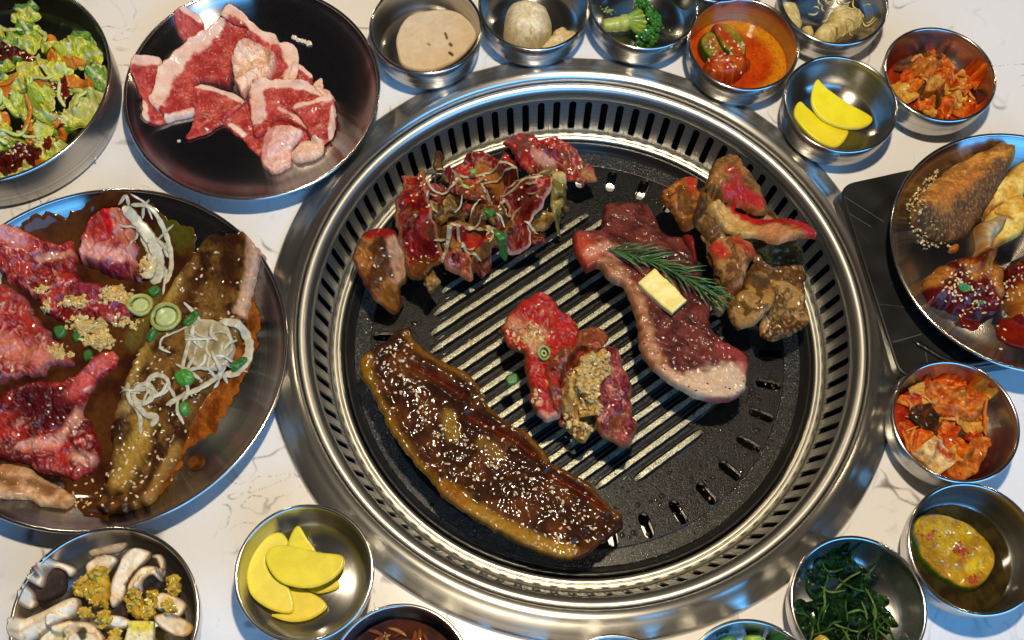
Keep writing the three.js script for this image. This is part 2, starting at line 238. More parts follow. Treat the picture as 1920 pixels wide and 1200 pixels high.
// ---------------------------------------------------------------- the black pan on it
const PAN = -0.0385, pan = thing('grill_pan', 'round black cast grill pan with worn diagonal ridges under the cooking meat', 'pan', [0, -0.045, 0]);
{
  const bumpT = tex(512, 512, (u, v, i, j) => { const a = 0.5 + 0.5 * (0.6 * (hash(i >> 1, j >> 1, 3) - 0.5) * 2 + 0.5 * N3(u * 90, v * 90, 1)); return [a, a, a]; }, false, 1 / 0.12, 1 / 0.12);
  const roughT = tex(256, 256, (u, v) => { const a = 0.5 + 0.35 * N3(u * 7, v * 7, 4) + 0.25 * N3(u * 22, v * 22, 6); return [a, 0.35 + 0.4 * a, a]; }, false, 1 / 0.2, 1 / 0.2);
  M.cast = phys({ color: rgb(0.1, 0.098, 0.092), roughness: 0.55, roughnessMap: roughT, bumpMap: bumpT, bumpScale: 0.0014, metalness: 0.8, clearcoat: 0.25, clearcoatRoughness: 0.3 });
  M.oily = phys({ color: rgb(0.007, 0.0065, 0.006), roughness: 0.35, specularIntensity: 0.5, metalness: 0.1, clearcoat: 0.9, clearcoatRoughness: 0.12, bumpMap: bumpT, bumpScale: 0.0003 });
  M.black = phys({ color: rgb(0.012, 0.012, 0.012), roughness: 0.28, clearcoat: 0.5, clearcoatRoughness: 0.2 });
  const disc = (R, holes, y, depth, mat, name) => {
    const sh = new THREE.Shape(); sh.absarc(0, 0, R, 0, TAU, false); holes.forEach((h) => sh.holes.push(h));
    const g = new THREE.ExtrudeGeometry(sh, { depth, bevelEnabled: true, bevelThickness: 0.0005, bevelSize: 0.0005, bevelOffset: -0.0005, bevelSegments: 2, curveSegments: 120 }); g.rotateX(-PI / 2); g.translate(0, y - depth - 0.0005, 0); return put(name, g, mat, pan);
  };
  const inner = new THREE.Path(); inner.absarc(0, 0, 0.1372, 0, TAU, true);
  disc(0.1478, [inner], PAN + 0.0004, 0.0042, M.cast, 'speckled_border');
  const slots = spread(36, (k) => { const a = (k + 0.3) * (TAU / 36), h = new THREE.Path(), c = [Math.cos(a), Math.sin(a)], hw = 0.0031, A = 0.1225, B = 0.1325; h.absarc(A * c[0], A * c[1], hw, a + PI / 2, a + 1.5 * PI, false); h.absarc(B * c[0], B * c[1], hw, a - PI / 2, a + PI / 2, false); h.closePath(); return h; });
  disc(0.1372, slots, PAN, 0.0042, M.oily, 'cooking_plate');
  put('rim', lathe(round([[0.1476, -0.0415], [0.1478, -0.0386], [0.1495, -0.0375], [0.1515, -0.0345], [0.1527, -0.0333], [0.1538, -0.0338], [0.1542, -0.0375], [0.1525, -0.0435]], 0.3), 256), M.black, pan);
  const wornT = tex(256, 256, (u, v, i, j) => { const a = sst(0.5 + 0.6 * N3(u * 40, v * 40, 2) + 0.35 * (hash(i, j) - 0.5), 0.05, 0.55); return [lerp(0.16, 0.92, a), lerp(0.15, 0.92, a), lerp(0.13, 0.84, a)]; }, true, 1 / 0.03, 1 / 0.03);
  M.worn = phys({ color: rgb(0.62, 0.61, 0.55), map: wornT, roughness: 0.42, metalness: 0.55, bumpMap: bumpT, bumpScale: 0.0002 });
  const dir = -0.721, nrm = [Math.sin(-dir), Math.cos(dir)];
  for (let k = -9; k <= 9; k++) {
    const off = k * 0.01045 + 0.0002, half = Math.sqrt(Math.max(0, 0.0985 ** 2 - off * off)) - 0.001; if (half < 0.01) continue;
    const n = Math.ceil(half / 0.002), prof = [[-0.0032, 0], [-0.0021, 0.0025], [-0.0016, 0.0028], [0.0016, 0.0028], [0.0021, 0.0025], [0.0032, 0]], P = [], UV = [], I = [], top = [];
    for (let i = 0; i <= n; i++) {
      const s = lerp(-half, half, i / n), e = sst(Math.min(i, n - i), -0.6, 1.5), wob = (j) => (j > 0 && j < 5 ? 0.00022 * nz(s, off * 9 + (j > 2 ? 3 : 0), 260, 3) : 0);
      prof.forEach(([a, y], j) => { const o2 = off + (a + wob(j)) * (0.5 + 0.5 * e), x = s * Math.cos(dir) + o2 * nrm[0], z = s * Math.sin(dir) + o2 * nrm[1]; P.push(x, PAN - 0.0001 + y * e, z); UV.push(x, z); });
    }
    for (let i = 0; i < n; i++) for (let j = 0; j < 5; j++) { const a = i * 6 + j, q = [a, a + 1, a + 6, a + 1, a + 7, a + 6]; (j === 2 ? top : I).push(...q); }
    let g = new THREE.BufferGeometry(); g.setAttribute('position', new THREE.Float32BufferAttribute(P, 3)); g.setAttribute('uv', new THREE.Float32BufferAttribute(UV, 2)); g.setIndex([...I, ...top]); g.computeVertexNormals();
    if (g.attributes.normal.getY(8) < 0) { const ix = g.index.array; for (let i = 0; i < ix.length; i += 3) { const t = ix[i]; ix[i] = ix[i + 1]; ix[i + 1] = t; } g.computeVertexNormals(); }
    g.addGroup(0, I.length, 0); g.addGroup(I.length, top.length, 1); put('ridge', g, [M.oily, M.worn], pan);
    if (k < 9) { const o2 = off + 0.0056, h2 = Math.sqrt(Math.max(0, 0.097 ** 2 - o2 * o2)) - 0.004; if (h2 > 0.01) put('groove_line', ribbon([-1, -0.5, 0, 0.5, 1].map((q) => [q * h2 * Math.cos(dir) + o2 * nrm[0], q * h2 * Math.sin(dir) + o2 * nrm[1], PAN + 0.0001]), 0.0012, 0.0014, () => [0, 0, 0], { ghost: 1, around: 6, step: 0.003, wob: 0.5 }), M.oily, pan); }
  }
}
setRound(0, 0, 0.2, () => 0.006); setRound(0, 0, 0.18, (r) => -0.033); setRound(0, 0, 0.1478, (r) => (r < 0.099 ? PAN + 0.0024 : PAN + 0.0002));

// ---------------------------------------------------------------- steel dishes
// profiles: outside from the foot up, over the rim, then down the inside
const shapes = {
  small: { R: 0.038, h: 0.032, out: [[0.0001, 0.0012], [0.0235, 0.0012], [0.0245, 0], [0.027, 0.0002], [0.0325, 0.005], [0.0358, 0.0115], [0.0364, 0.0165], [0.0369, 0.017], [0.0372, 0.0235], [0.0376, 0.024], [0.0377, 0.03]], inn: [[0.0366, 0.0295], [0.036, 0.02], [0.0352, 0.012], [0.0325, 0.0062], [0.0275, 0.003], [0.022, 0.0024], [0.0001, 0.0024]] },
  deep: { R: 0.05, h: 0.036, out: [[0.0001, 0.0012], [0.034, 0.0012], [0.035, 0], [0.038, 0.0002], [0.0445, 0.006], [0.0478, 0.016], [0.049, 0.026], [0.0496, 0.034]], inn: [[0.0484, 0.0335], [0.0478, 0.025], [0.0466, 0.016], [0.043, 0.0078], [0.037, 0.0032], [0.03, 0.0024], [0.0001, 0.0024]] },
  salad: { R: 0.079, h: 0.036, out: [[0.0001, 0.0012], [0.072, 0.0012], [0.0735, 0.0002], [0.0772, 0.0022], [0.0788, 0.007], [0.0788, 0.034]], inn: [[0.0774, 0.0335], [0.0772, 0.008], [0.0745, 0.004], [0.07, 0.0026], [0.0001, 0.0026]] },
  plate: { R: 0.0848, h: 0.022, out: [[0.0001, 0.0012], [0.05, 0.0012], [0.0515, 0], [0.054, 0.0002], [0.066, 0.0045], [0.077, 0.012], [0.0838, 0.0204]], inn: [[0.0828, 0.0208], [0.0765, 0.0137], [0.066, 0.0064], [0.0535, 0.0026], [0.04, 0.0018], [0.0001, 0.0018]] },
  large: { R: 0.1108, h: 0.025, out: [[0.0001, 0.0012], [0.07, 0.0012], [0.072, 0], [0.075, 0.0002], [0.09, 0.0055], [0.102, 0.0145], [0.1098, 0.0234]], inn: [[0.1088, 0.0238], [0.1012, 0.0163], [0.089, 0.0075], [0.0745, 0.0028], [0.06, 0.0018], [0.0001, 0.0018]] },
};
const inside = (k) => { const q = round(shapes[k].inn, 0.4, 5); return (r) => { for (let i = 0; i + 1 < q.length; i++) if (r <= q[i][0] && r >= q[i + 1][0]) return lerp(q[i + 1][1], q[i][1], (r - q[i + 1][0]) / (q[i][0] - q[i + 1][0] + 1e-9)); return r < 0.002 ? q[q.length - 1][1] : shapes[k].h; }; };
const proto = {};
function dish(kind, name, label, category, [x, z], group, y = 0) {
  const S = shapes[kind], f = inside(kind); let o = proto[kind];
  if (!o) {
    o = thing(name, label, category, [0, 0, 0], group); const mat = kind === 'plate' || kind === 'large' || kind === 'salad' ? M.plate : M.bowl, a = S.out[S.out.length - 1], b = S.inn[0], m = [(a[0] + b[0]) / 2, S.h - 0.0009];
    put('body', lathe([...round(S.out, 0.35, 3), ...round(S.inn, 0.4, 5)], 144), mat, o);
    put('rim', lathe(spread(13, (i) => { const q = (i / 12) * TAU - PI / 2; return [m[0] + 0.0011 * Math.cos(q), m[1] + 0.0009 * Math.sin(q)]; }), 144), M.rim, o); proto[kind] = o;
  } else { o = o.clone(); o.name = numbered(name); o.userData = {}; scene.add(o); tag(o, label, category, group); }
  o.position.set(x, y, z); o.rotation.y = (names.get(name) ?? 0) * 1.3; org.set(o, o.position.clone()); setRound(x, z, S.R, (r) => y + f(Math.min(r, S.inn[0][0]))); return { x, z, y, f, R: S.R };
}
// the black stand under the right-hand plate
{
  const t = thing('dish_stand', 'scratched black stand under the plate of fried chicken beside the grill', 'stand', [0.27, 0, -0.06]);
  const quad = [[.1614, -.1098], [.3035, -.1601], [.3, -.0013], [.1962, .0246]], rr = (q, r) => { const s = new THREE.Shape(); q.forEach((p, i) => { const a = q[(i + 3) % 4], b = q[(i + 1) % 4], d = (u) => { const l = Math.hypot(u[0] - p[0], u[1] - p[1]); return [p[0] + ((u[0] - p[0]) * r) / l, -(p[1] + ((u[1] - p[1]) * r) / l)]; }, s1 = d(a), s2 = d(b); i ? s.lineTo(...s1) : s.moveTo(...s1); s.quadraticCurveTo(p[0], -p[1], ...s2); }); s.closePath(); return s; };
  const scr = tex(512, 512, (u, v) => { let a = 0.1; for (let k = 0; k < 46; k++) { const ang = hash(k, 1) * PI, d = (u - hash(k, 2)) * Math.sin(ang) - (v - hash(k, 3)) * Math.cos(ang), l = Math.abs((u - hash(k, 2)) * Math.cos(ang) + (v - hash(k, 3)) * Math.sin(ang)); if (Math.abs(d) < 0.0012 && l < 0.05 + 0.12 * hash(k, 5)) a += 0.35 * hash(k, 6); } a += 0.05 * N3(u * 6, v * 6, 1); return [a, a, a]; }, true, 1 / 0.16, 1 / 0.16);
  M.stand = phys({ color: rgb(0.9, 0.9, 0.92), map: scr, roughness: 0.3, clearcoat: 0.4, clearcoatRoughness: 0.25 });
  const s1 = rr(quad, 0.012);
  const g = new THREE.ExtrudeGeometry(s1, { depth: 0.009, bevelEnabled: true, bevelThickness: 0.0014, bevelSize: 0.0014, bevelOffset: -0.0014, bevelSegments: 4, curveSegments: 48 }); g.rotateX(-PI / 2); g.translate(0, 0.0014 + 0.0004, 0); put('plate', g, M.stand, t);
  put('raised_rib', ribbon([[.2054, -.002], [.2308, .0099], [.2612, .004], [.2889, -.0066]].map(([x, z]) => [x, z, 0.0125]), 0.004, 0.003, () => [0, 0, 0], { ghost: 1 }), M.stand, t);
}
// ---------------------------------------------------------------- what food is made of (colours as they would be under white light)
const K = {
  lean: [0.34, 0.022, 0.018], lean2: [0.48, 0.066, 0.046], deep: [0.14, 0.009, 0.009], fat: [0.8, 0.56, 0.44], fatp: [0.76, 0.45, 0.34], cream: [0.78, 0.62, 0.47],
  brown: [0.2, 0.085, 0.026], brownd: [0.075, 0.024, 0.008], olive: [0.19, 0.1, 0.028], tan: [0.42, 0.22, 0.1], yfat: [0.42, 0.23, 0.045], sauce: [0.055, 0.014, 0.005], rsauce: [0.16, 0.008, 0.004],
  garlic: [0.62, 0.47, 0.2], garlicy: [0.6, 0.42, 0.05], sesame: [0.8, 0.66, 0.45], scal: [0.2, 0.38, 0.05], scald: [0.03, 0.15, 0.02], scalp: [0.5, 0.58, 0.25], onion: [0.72, 0.68, 0.5],
};
// sliced meat lies in folded layers: which layer a spot belongs to, and how far it is into it
const layer = (x, z, s) => { const a = hash(s, 3) * PI, [u, v] = rot(x + 0.004 * nz(x, z, 70, s + 20), z + 0.004 * nz(x, z, 70, s + 21), a), q = 1.9 * nz(u * 0.5, v, 44, s + 22) + 0.9 * nz(u, v, 105, s + 23) + 10, id = Math.floor(q); return [id, q - id]; };
const fibre = (x, z, s) => { const [u, v] = rot(x, z, hash(s, 3) * PI + 0.7 * nz(x, z, 35, s + 30)); return 0.9 * nz(u * 0.16, v, 520, s + 31) + 0.7 * nz(x, z, 300, s + 3) + 0.4 * nz(x, z, 800, s + 4); };
const crumple = (amp, fine = 0.0003) => (x, z, d, s) => { const [id, f] = layer(x, z, s); return amp * (0.42 * (id - 10) + 0.42 * sst(f, 0, 0.2) - 0.12 * f + 0.28 * nz(x, z, 60, s + 1) + 0.3 * (0.6 - Math.abs(nz(x, z, 120, s + 2)))) + fine * fibre(x, z, s); };
// a recipe: base tones mixed by noise, then marbling, then zones along lines or round points where another tone takes over
function tone(r) {
  return (x, z, d, s) => {
    let c = mixc(r.a, r.b, sst(fbm(x, z, r.f ?? 70, s) * 1.4 + 0.5 + (r.bias ?? 0), 0, 1));
    if (r.m) { const [u, v] = rot(x, z, r.g ?? 0.6), w = ridge(u * 0.45 + 0.004 * nz(x, z, 90, s + 9), v, r.mf ?? 130, s + 2); c = mixc(c, r.mc ?? K.fat, sst(w, 1 - r.m, 1.02) * sst(nz(x, z, 60, s + 4), -0.5, 0.4) * (r.ma ?? 0.75)); const w2 = ridge(u * 0.5, v, (r.mf ?? 130) * 2.4, s + 6); c = mixc(c, r.mc ?? K.fat, sst(w2, 1 - r.m * 0.6, 1.05) * 0.35); }
    if (r.m) { const a = hash(s, 3) * PI + 0.7 * nz(x, z, 35, s + 30), [u, v] = rot(x, z, a), q = 1 + 0.3 * nz(u * 0.13, v, 560, s + 31) + 0.15 * nz(u * 0.2, v, 1100, s + 32); c = c.map((w) => w * q); c = mixc(c, r.mc ?? K.fat, 0.5 * sst(ridge(u * 0.22, v, 260, s + 33), 0.93, 0.99) * sst(nz(x, z, 90, s + 34), -0.1, 0.4)); }
    if (r.l) { const [id, e] = layer(x, z, s), h = hash(id, s, 2); c = mixc(c, h < 0.34 ? r.l[0] : h < 0.62 ? r.l[1] : c, 0.62); c = mixc(c, r.mc ?? K.fat, 0.6 * sst(e, 0.1, 0.2) * (1 - sst(e, 0.22, 0.4)) * sst(nz(x, z, 80, s + 12), -0.2, 0.4)); }
    for (const q of r.z ?? []) { const w = q.w * (1 + 0.35 * fbm(x, z, 110, s + 7)), k = q.edge ? d : lineD(q.l, x, z); c = mixc(c, typeof q.c === 'function' ? q.c(x, z, d, s) : q.c, (1 - sst(k, w * (q.h ?? 0.7), w * 1.15)) * (q.k ?? 1)); }
    if (r.sp) { const v = worley(x, z, r.spf ?? 300, s); c = mixc(c, r.spc, (1 - sst(v, r.sp * 0.6, r.sp)) * (r.spk ?? 1)); }
    const k = r.fl ?? 1, f = 1 + k * (0.2 * nz(x, z, 300, s + 8) + 0.2 * nz(x, z, 760, s + 3)); return c.map((v) => Math.pow(v, r.gm ?? 1.22) * f);
  };
}
// how it buckles: broad folds along one direction, then fibres
const buckle = (amp, f, ang, fine = 0.00035, ff = 330) => (x, z, d, s) => { const [u, v] = rot(x, z, ang); return 0.62 * amp * (0.75 * nz(u * 0.5, v, f, s + 1) + 0.4 * nz(x, z, f * 2.2, s + 2)) + fine * (nz(u * 0.6, v, ff, s + 3) + 0.6 * nz(x, z, ff * 2.3, s + 4)); };
const RAW = (o = {}) => tone({ gm: 1.3, l: [K.brown, K.deep], a: K.lean, b: K.lean2, m: 0.16, mc: K.fatp, ...o });
const piece = (name, label, category, pts, col, o = {}, mat = M.glaze, group) => tag(put(name, slab({ pts, col, stiff: mat === M.glaze ? 0.011 : undefined, ...o }), mat), label, category, group);
const part = (name, parent, pts, col, o = {}, mat = M.glaze) => put(name, slab({ pts, col, ...o }), mat, parent);
const flat = (c, f = 0.12, k = 420) => (x, z, t) => { const v = 1 + f * nz(x, z, k, 5); return [c[0] * v, c[1] * v, c[2] * v]; };
const group0 = (name, label, cat, [x, z], group) => thing(name, label, cat, [x, gy(x, z), z], group);

const seedGeo = new THREE.SphereGeometry(1, 8, 6); seedGeo.scale(0.0016, 0.0006, 0.0009);
const crumbGeo = new THREE.IcosahedronGeometry(1, 1); { const p = crumbGeo.attributes.position; for (let i = 0; i < p.count; i++) { const f = 1 + 0.6 * N3(p.getX(i) * 1.3, p.getY(i) * 1.3, p.getZ(i) * 1.3); p.setXYZ(i, p.getX(i) * f, p.getY(i) * f, p.getZ(i) * f); } crumbGeo.computeVertexNormals(); }
let R = mulberry(31);
const gauss = () => (R() + R() + R() - 1.5) / 0.75;
function inPoly(p, x, z) { let c = false; for (let i = 0, j = p.length - 1; i < p.length; j = i++) if ((p[i][1] > z) !== (p[j][1] > z) && x < ((p[j][0] - p[i][0]) * (z - p[i][1])) / (p[j][1] - p[i][1]) + p[i][0]) c = !c; return c; }
function scatterIn(p, n, dens) { const out = []; let x0 = 9, x1 = -9, z0 = 9, z1 = -9; for (const [x, z] of p) { x0 = Math.min(x0, x); x1 = Math.max(x1, x); z0 = Math.min(z0, z); z1 = Math.max(z1, z); } for (let k = 0; k < n * 60 && out.length < n; k++) { const x = lerp(x0, x1, R()), z = lerp(z0, z1, R()); if (inPoly(p, x, z) && (!dens || R() < dens(x, z))) out.push([x, z]); } return out; }
const seedsAt = (parent, list, name = 'sesame_seeds') => bits(name, seedGeo, M.wetbit, parent, list.map(([x, z]) => { const s = 0.6 + 0.34 * R(), w = 0.55 + 0.5 * R(); return [x, gy(x, z) + 0.0001, z, [0.5 * gauss() * 0.5, R() * TAU, 0.35 * gauss()], [s, s, s], [0.72 * w, 0.54 * w, 0.32 * w]]; }));
const crumbsAt = (parent, list, size, col, name = 'garlic_bits', mat = M.wetbit, vary = 0.35) => bits(name, crumbGeo, mat, parent, list.map(([x, z]) => { const s = size * (0.55 + 0.9 * R()), w = 1 - vary / 2 + vary * R(); const y = gy(x, z) + s * 0.25; raise(x, z, y + s * 0.4); return [x, y, z, [R() * 6, R() * 6, R() * 6], [s * (0.7 + 0.9 * R()), s * (0.45 + 0.4 * R()), s * (0.6 + 0.6 * R())], [col[0] * w, col[1] * w, col[2] * w]]; }));
const around = (cx, cz, rx, rz, n) => spread(n, () => [cx + gauss() * rx * 0.55, cz + gauss() * rz * 0.55]);

// ================================================================ on the pan
{
  const G1 = 'marinated beef pieces heaped at the back left of the grill';
  piece('beef_slice', 'grey-brown half-cooked beef under the onions in the grill heap', 'beef', [[-.1103, -.0839], [-.1012, -.092], [-.0905, -.0952], [-.0839, -.0883], [-.0758, -.0808], [-.0646, -.0791], [-.0573, -.0749], [-.0589, -.0645], [-.0746, -.0682], [-.089, -.0667], [-.0978, -.0605], [-.1072, -.0726]], tone({ a: [0.09, 0.04, 0.014], b: [0.26, 0.15, 0.045], f: 90, m: 0.16, l: [K.brownd, [0.32, 0.2, 0.07]], mc: K.tan }), { t: 0.003, edge: 0.002, rag: 0.0022, hn: crumple(0.0026) }, M.glaze, G1);
  const scraps = group0('beef_scraps', 'small dark brown scraps of beef filling the gaps of the grill heap', 'beef', [-.0729, -.0778]);
  { const tones = [tone({ a: [0.08, 0.03, 0.01], b: [0.24, 0.11, 0.03], m: 0.14, mc: K.tan, l: [K.brownd, K.olive] }), RAW({ a: [0.16, 0.008, 0.01], b: [0.4, 0.035, 0.03], m: 0.12 }), tone({ a: [0.16, 0.09, 0.025], b: [0.34, 0.2, 0.06], m: 0.1, mc: K.fat })];
    for (const [px, k] of [[[-.1019, -.0573], 0], [[-.0928, -.0746], 2], [[-.0597, -.0535], 0], [[-.0678, -.0426], 1], [[-.0447, -.1155], 0], [[-.032, -.0706], 2], [[-.0218, -.082], 0], [[-.0577, -.0721], 2], [[-.1039, -.1092], 0], [[-.0345, -.0561], 1], [[-.086, -.0448], 0], [[-.0997, -.0216], 2], [[-.1163, -.0722], 0], [[-.0577, -.1141], 1], [[-.1255, -.0428], 2], [[-.0797, -.0719], 1], [[-.0972, -.0917], 2], [[-.0736, -.0849], 1], [[-.0498, -.0647], 0], [[-.0623, -.0614], 1], [[-.0846, -.0776], 0], [[-.0245, -.0942], 1], [[-.0404, -.0842], 2], [[-.1027, -.0819], 1], [[-.1104, -.0524], 0], [[-.0909, -.0564], 1]].map((q, i) => [q[0], q[1], i])) { const r = 0.006 + 0.0045 * R(), a0 = R() * PI; part('scrap', scraps, spread(9, (i) => { const a = (i / 9) * TAU, k2 = r * (0.65 + 0.6 * R()), [u, v] = rot(k2 * Math.cos(a), 0.6 * k2 * Math.sin(a), a0); return [px[0] + u, px[1] + v]; }), tones[k], { t: 0.0024, edge: 0.0016, rag: 0.0014, stiff: 0.004, hn: crumple(0.002) }); } }
  piece('beef_slice', 'red and brown strip of marinated beef at the left end of the grill heap', 'beef', [[-.1279, -.0931], [-.12, -.0952], [-.1133, -.101], [-.1105, -.0962], [-.1114, -.0848], [-.1086, -.0755], [-.1034, -.065], [-.1008, -.0547], [-.0953, -.0444], [-.0964, -.0312], [-.1029, -.0187], [-.1111, -.0191], [-.1172, -.0314], [-.1226, -.0468], [-.1278, -.0625], [-.1284, -.0735], [-.124, -.0852]], RAW({ a: [0.2, 0.012, 0.012], b: [0.42, 0.03, 0.022], f: 60, m: 0.12, mc: K.tan, z: [{ edge: 1, w: 0.0022, c: [0.5, 0.26, 0.14], k: 0.6 }, { l: [[-.1067, -.021], [-.1005, -.0295]], w: 0.011, c: K.brown }] }), { t: 0.0031, edge: 0.0025, stiff: 0.006, rag: 0.0016, hn: crumple(0.0023) }, M.glaze, G1);
  piece('beef_slice', 'curled brown caramelised beef piece nearest the left rim of the grill', 'beef', [[-.1461, -.05], [-.1368, -.053], [-.127, -.0504], [-.1227, -.0444], [-.116, -.0331], [-.1161, -.0252], [-.1199, -.0209], [-.1179, -.0106], [-.1222, -.0025], [-.1303, -.0028], [-.1411, -.0122], [-.1471, -.0221], [-.1509, -.032], [-.1495, -.0429]], tone({ l: [[0.12, 0.04, 0.01], [0.42, 0.2, 0.05]], mc: [0.5, 0.27, 0.1], a: [0.22, 0.085, 0.018], b: [0.36, 0.15, 0.03], f: 55, z: [{ l: [[-.1423, -.0491], [-.1296, -.0484]], w: 0.006, c: [0.3, 0.02, 0.015] }, { l: [[-.1249, -.0389], [-.1212, -.0294], [-.1249, -.025]], w: 0.006, c: [0.55, 0.3, 0.16] }, { l: [[-.1362, -.0161], [-.1305, -.0264], [-.1355, -.0378]], w: 0.006, c: K.brownd, k: 0.8 }, { edge: 1, w: 0.0018, c: K.brownd, k: 0.6 }] }), { t: 0.0033, edge: 0.0030, stiff: 0.006, rag: 0.0010, hn: crumple(0.003) }, M.glaze, G1);
  piece('beef_slice', 'glossy red beef slice at the top of the grill heap, against the back rim', 'beef', [[-.0616, -.1228], [-.0556, -.1321], [-.0447, -.1354], [-.0368, -.1315], [-.0285, -.135], [-.018, -.1304], [-.0089, -.1228], [.0004, -.1165], [.0044, -.1113], [-.0078, -.1037], [-.0152, -.1051], [-.0244, -.1147], [-.0344, -.1137], [-.0387, -.1068], [-.0472, -.1072], [-.0568, -.1147]], RAW({ a: [0.24, 0.008, 0.014], b: [0.5, 0.045, 0.04], f: 80, m: 0.14, z: [{ l: [[-.0397, -.1189], [-.0283, -.1159]], w: 0.004, c: K.fatp, k: 0.7 }, { l: [[-.0027, -.1109], [.0032, -.1115]], w: 0.006, c: K.tan }] }), { t: 0.0038, edge: 0.0025, stiff: 0.006, rag: 0.0016, hn: crumple(0.0029) }, M.glaze, G1);
  piece('beef_slice', 'dark red beef slice behind the onion strands in the grill heap', 'beef', [[-.0947, -.1043], [-.0879, -.1174], [-.0797, -.1209], [-.0704, -.1176], [-.0615, -.1129], [-.0531, -.1108], [-.0486, -.1016], [-.0533, -.0914], [-.0654, -.0872], [-.067, -.08], [-.08, -.0746], [-.0903, -.0793], [-.0969, -.0869], [-.0987, -.0963]], RAW({ a: [0.16, 0.006, 0.008], b: [0.45, 0.04, 0.03], f: 65, m: 0.14, z: [{ l: [[-.0855, -.0929], [-.0701, -.0862]], w: 0.007, c: [0.32, 0.16, 0.03], k: 0.8 }, { l: [[-.0759, -.1087], [-.0642, -.1015]], w: 0.006, c: [0.5, 0.24, 0.04], k: 0.7 }] }), { t: 0.0028, edge: 0.0025, stiff: 0.006, rag: 0.0017, hn: crumple(0.0025) }, M.glaze, G1);
  piece('beef_slice', 'red beef slice at the right of the grill heap, reaching down over the ridges', 'beef', [[-.0521, -.0991], [-.0411, -.1045], [-.0295, -.0981], [-.0281, -.0828], [-.0334, -.0712], [-.039, -.0633], [-.0369, -.0554], [-.0433, -.0495], [-.0517, -.0511], [-.0567, -.0586], [-.0511, -.0653], [-.0547, -.0772], [-.0593, -.0879]], RAW({ a: [0.26, 0.01, 0.014], b: [0.48, 0.04, 0.035], f: 75, m: 0.16, z: [{ edge: 1, w: 0.0013, c: K.fatp, k: 0.8 }, { l: [[-.0437, -.0994], [-.034, -.0933]], w: 0.005, c: [0.5, 0.25, 0.12], k: 0.7 }] }), { t: 0.0028, edge: 0.0022, stiff: 0.006, rag: 0.0016, hn: crumple(0.0023) }, M.glaze, G1);
  piece('beef_slice', 'curled beef piece with a red centre, ringed by onion, in the grill heap', 'beef', [[-.0973, -.0565], [-.0889, -.0663], [-.0746, -.0681], [-.0643, -.0627], [-.0631, -.0495], [-.0694, -.0401], [-.0792, -.0411], [-.0864, -.0415], [-.0951, -.0462]], tone({ a: K.brown, b: [0.34, 0.18, 0.045], f: 80, z: [{ l: [[-.0824, -.0555], [-.0724, -.0525]], w: 0.0085, c: [0.42, 0.05, 0.035] }] }), { t: 0.0028, edge: 0.0025, stiff: 0.006, rag: 0.0013, hn: crumple(0.0019) }, M.glaze, G1);
  piece('beef_slice', 'small red beef scrap below the onion ring at the foot of the grill heap', 'beef', [[-.0926, -.0387], [-.0858, -.0422], [-.0785, -.0417], [-.0745, -.0369], [-.0746, -.0275], [-.0838, -.0305], [-.0912, -.0329]], RAW({ a: [0.3, 0.03, 0.014], b: [0.5, 0.09, 0.04], z: [{ edge: 1, w: 0.002, c: K.tan, k: 0.7 }] }), { t: 0.0028, edge: 0.0020, stiff: 0.006, rag: 0.0010, hn: crumple(0.0011) }, M.glaze, G1);
  piece('beef_fat', 'translucent yellow-green piece of fat at the right edge of the grill heap', 'fat', [[-.0364, -.1068], [-.0279, -.1119], [-.0195, -.1094], [-.0157, -.0959], [-.0195, -.0814], [-.017, -.0721], [-.0253, -.0754], [-.0297, -.0861], [-.0368, -.097]], tone({ a: [0.2, 0.15, 0.03], b: [0.38, 0.3, 0.09], f: 80, z: [{ l: [[-.0311, -.1048], [-.0218, -.1049]], w: 0.0055, c: [0.62, 0.5, 0.25], k: 0.8 }] }), { t: 0.0024, edge: 0.0025, stiff: 0.006, rag: 0.0018, hn: crumple(0.0012) }, M.sauce, G1);
  const on = (name, label, pts, w, o = {}) => tag(put(name, ribbon(pts, w * 0.72, o.t ?? 0.0005, (x, z, u, c) => mixc([0.44, 0.35, 0.17], [0.76, 0.69, 0.48], 0.5 + 0.5 * nz(x, z, 260, 2)), { lift: 0.0002, ...o }), M.onion), label, 'onion', 'onion on the grill heap');
  on('onion_ring', 'large onion ring round the red-centred beef on the grill heap', [[-.0939, -.0354], [-.092, -.0443], [-.089, -.0574], [-.0831, -.0624], [-.0736, -.0646], [-.0658, -.0582]], 0.0042);
  on('onion_strand', 'onion strand curving down from the large onion ring on the grill heap', [[-.0867, -.0588], [-.084, -.0499], [-.0783, -.0425], [-.0687, -.0395]], 0.003);
  on('onion_strand', 'short pale onion strand right of the large onion ring on the grill heap', [[-.068, -.062], [-.0624, -.0601], [-.0595, -.0556]], 0.005);
  on('onion_ring', 'thin oval onion ring on the red slice near the top of the grill heap', ring(...[-.0577, -.0967], 0.0165, 0.009, 0, TAU, -0.25), 0.0022, { closed: true });
  on('onion_strand', 'long onion strand sweeping over the top of the grill heap', [[-.0943, -.1004], [-.0827, -.1024], [-.0703, -.1071], [-.0595, -.1091], [-.0492, -.1051]], 0.0026);
  on('onion_ring', 'small round onion ring at the upper left of the grill heap', ring(...[-.0999, -.0916], 0.0105, 0.0115), 0.0022, { closed: true });
  on('onion_strand', 'short curved onion strand left of the middle of the grill heap', [[-.1014, -.0782], [-.1062, -.0756], [-.1073, -.0698]], 0.0028);
  on('onion_strand', 'forked onion strand in the middle of the grill heap', [[-.0698, -.0892], [-.0654, -.0814], [-.0609, -.0798], [-.0574, -.0851]], 0.0035);
  const shreds = group0('onion_shreds', 'fine translucent onion shreds tangled through the grill heap', 'onion', [-.0658, -.0794]);
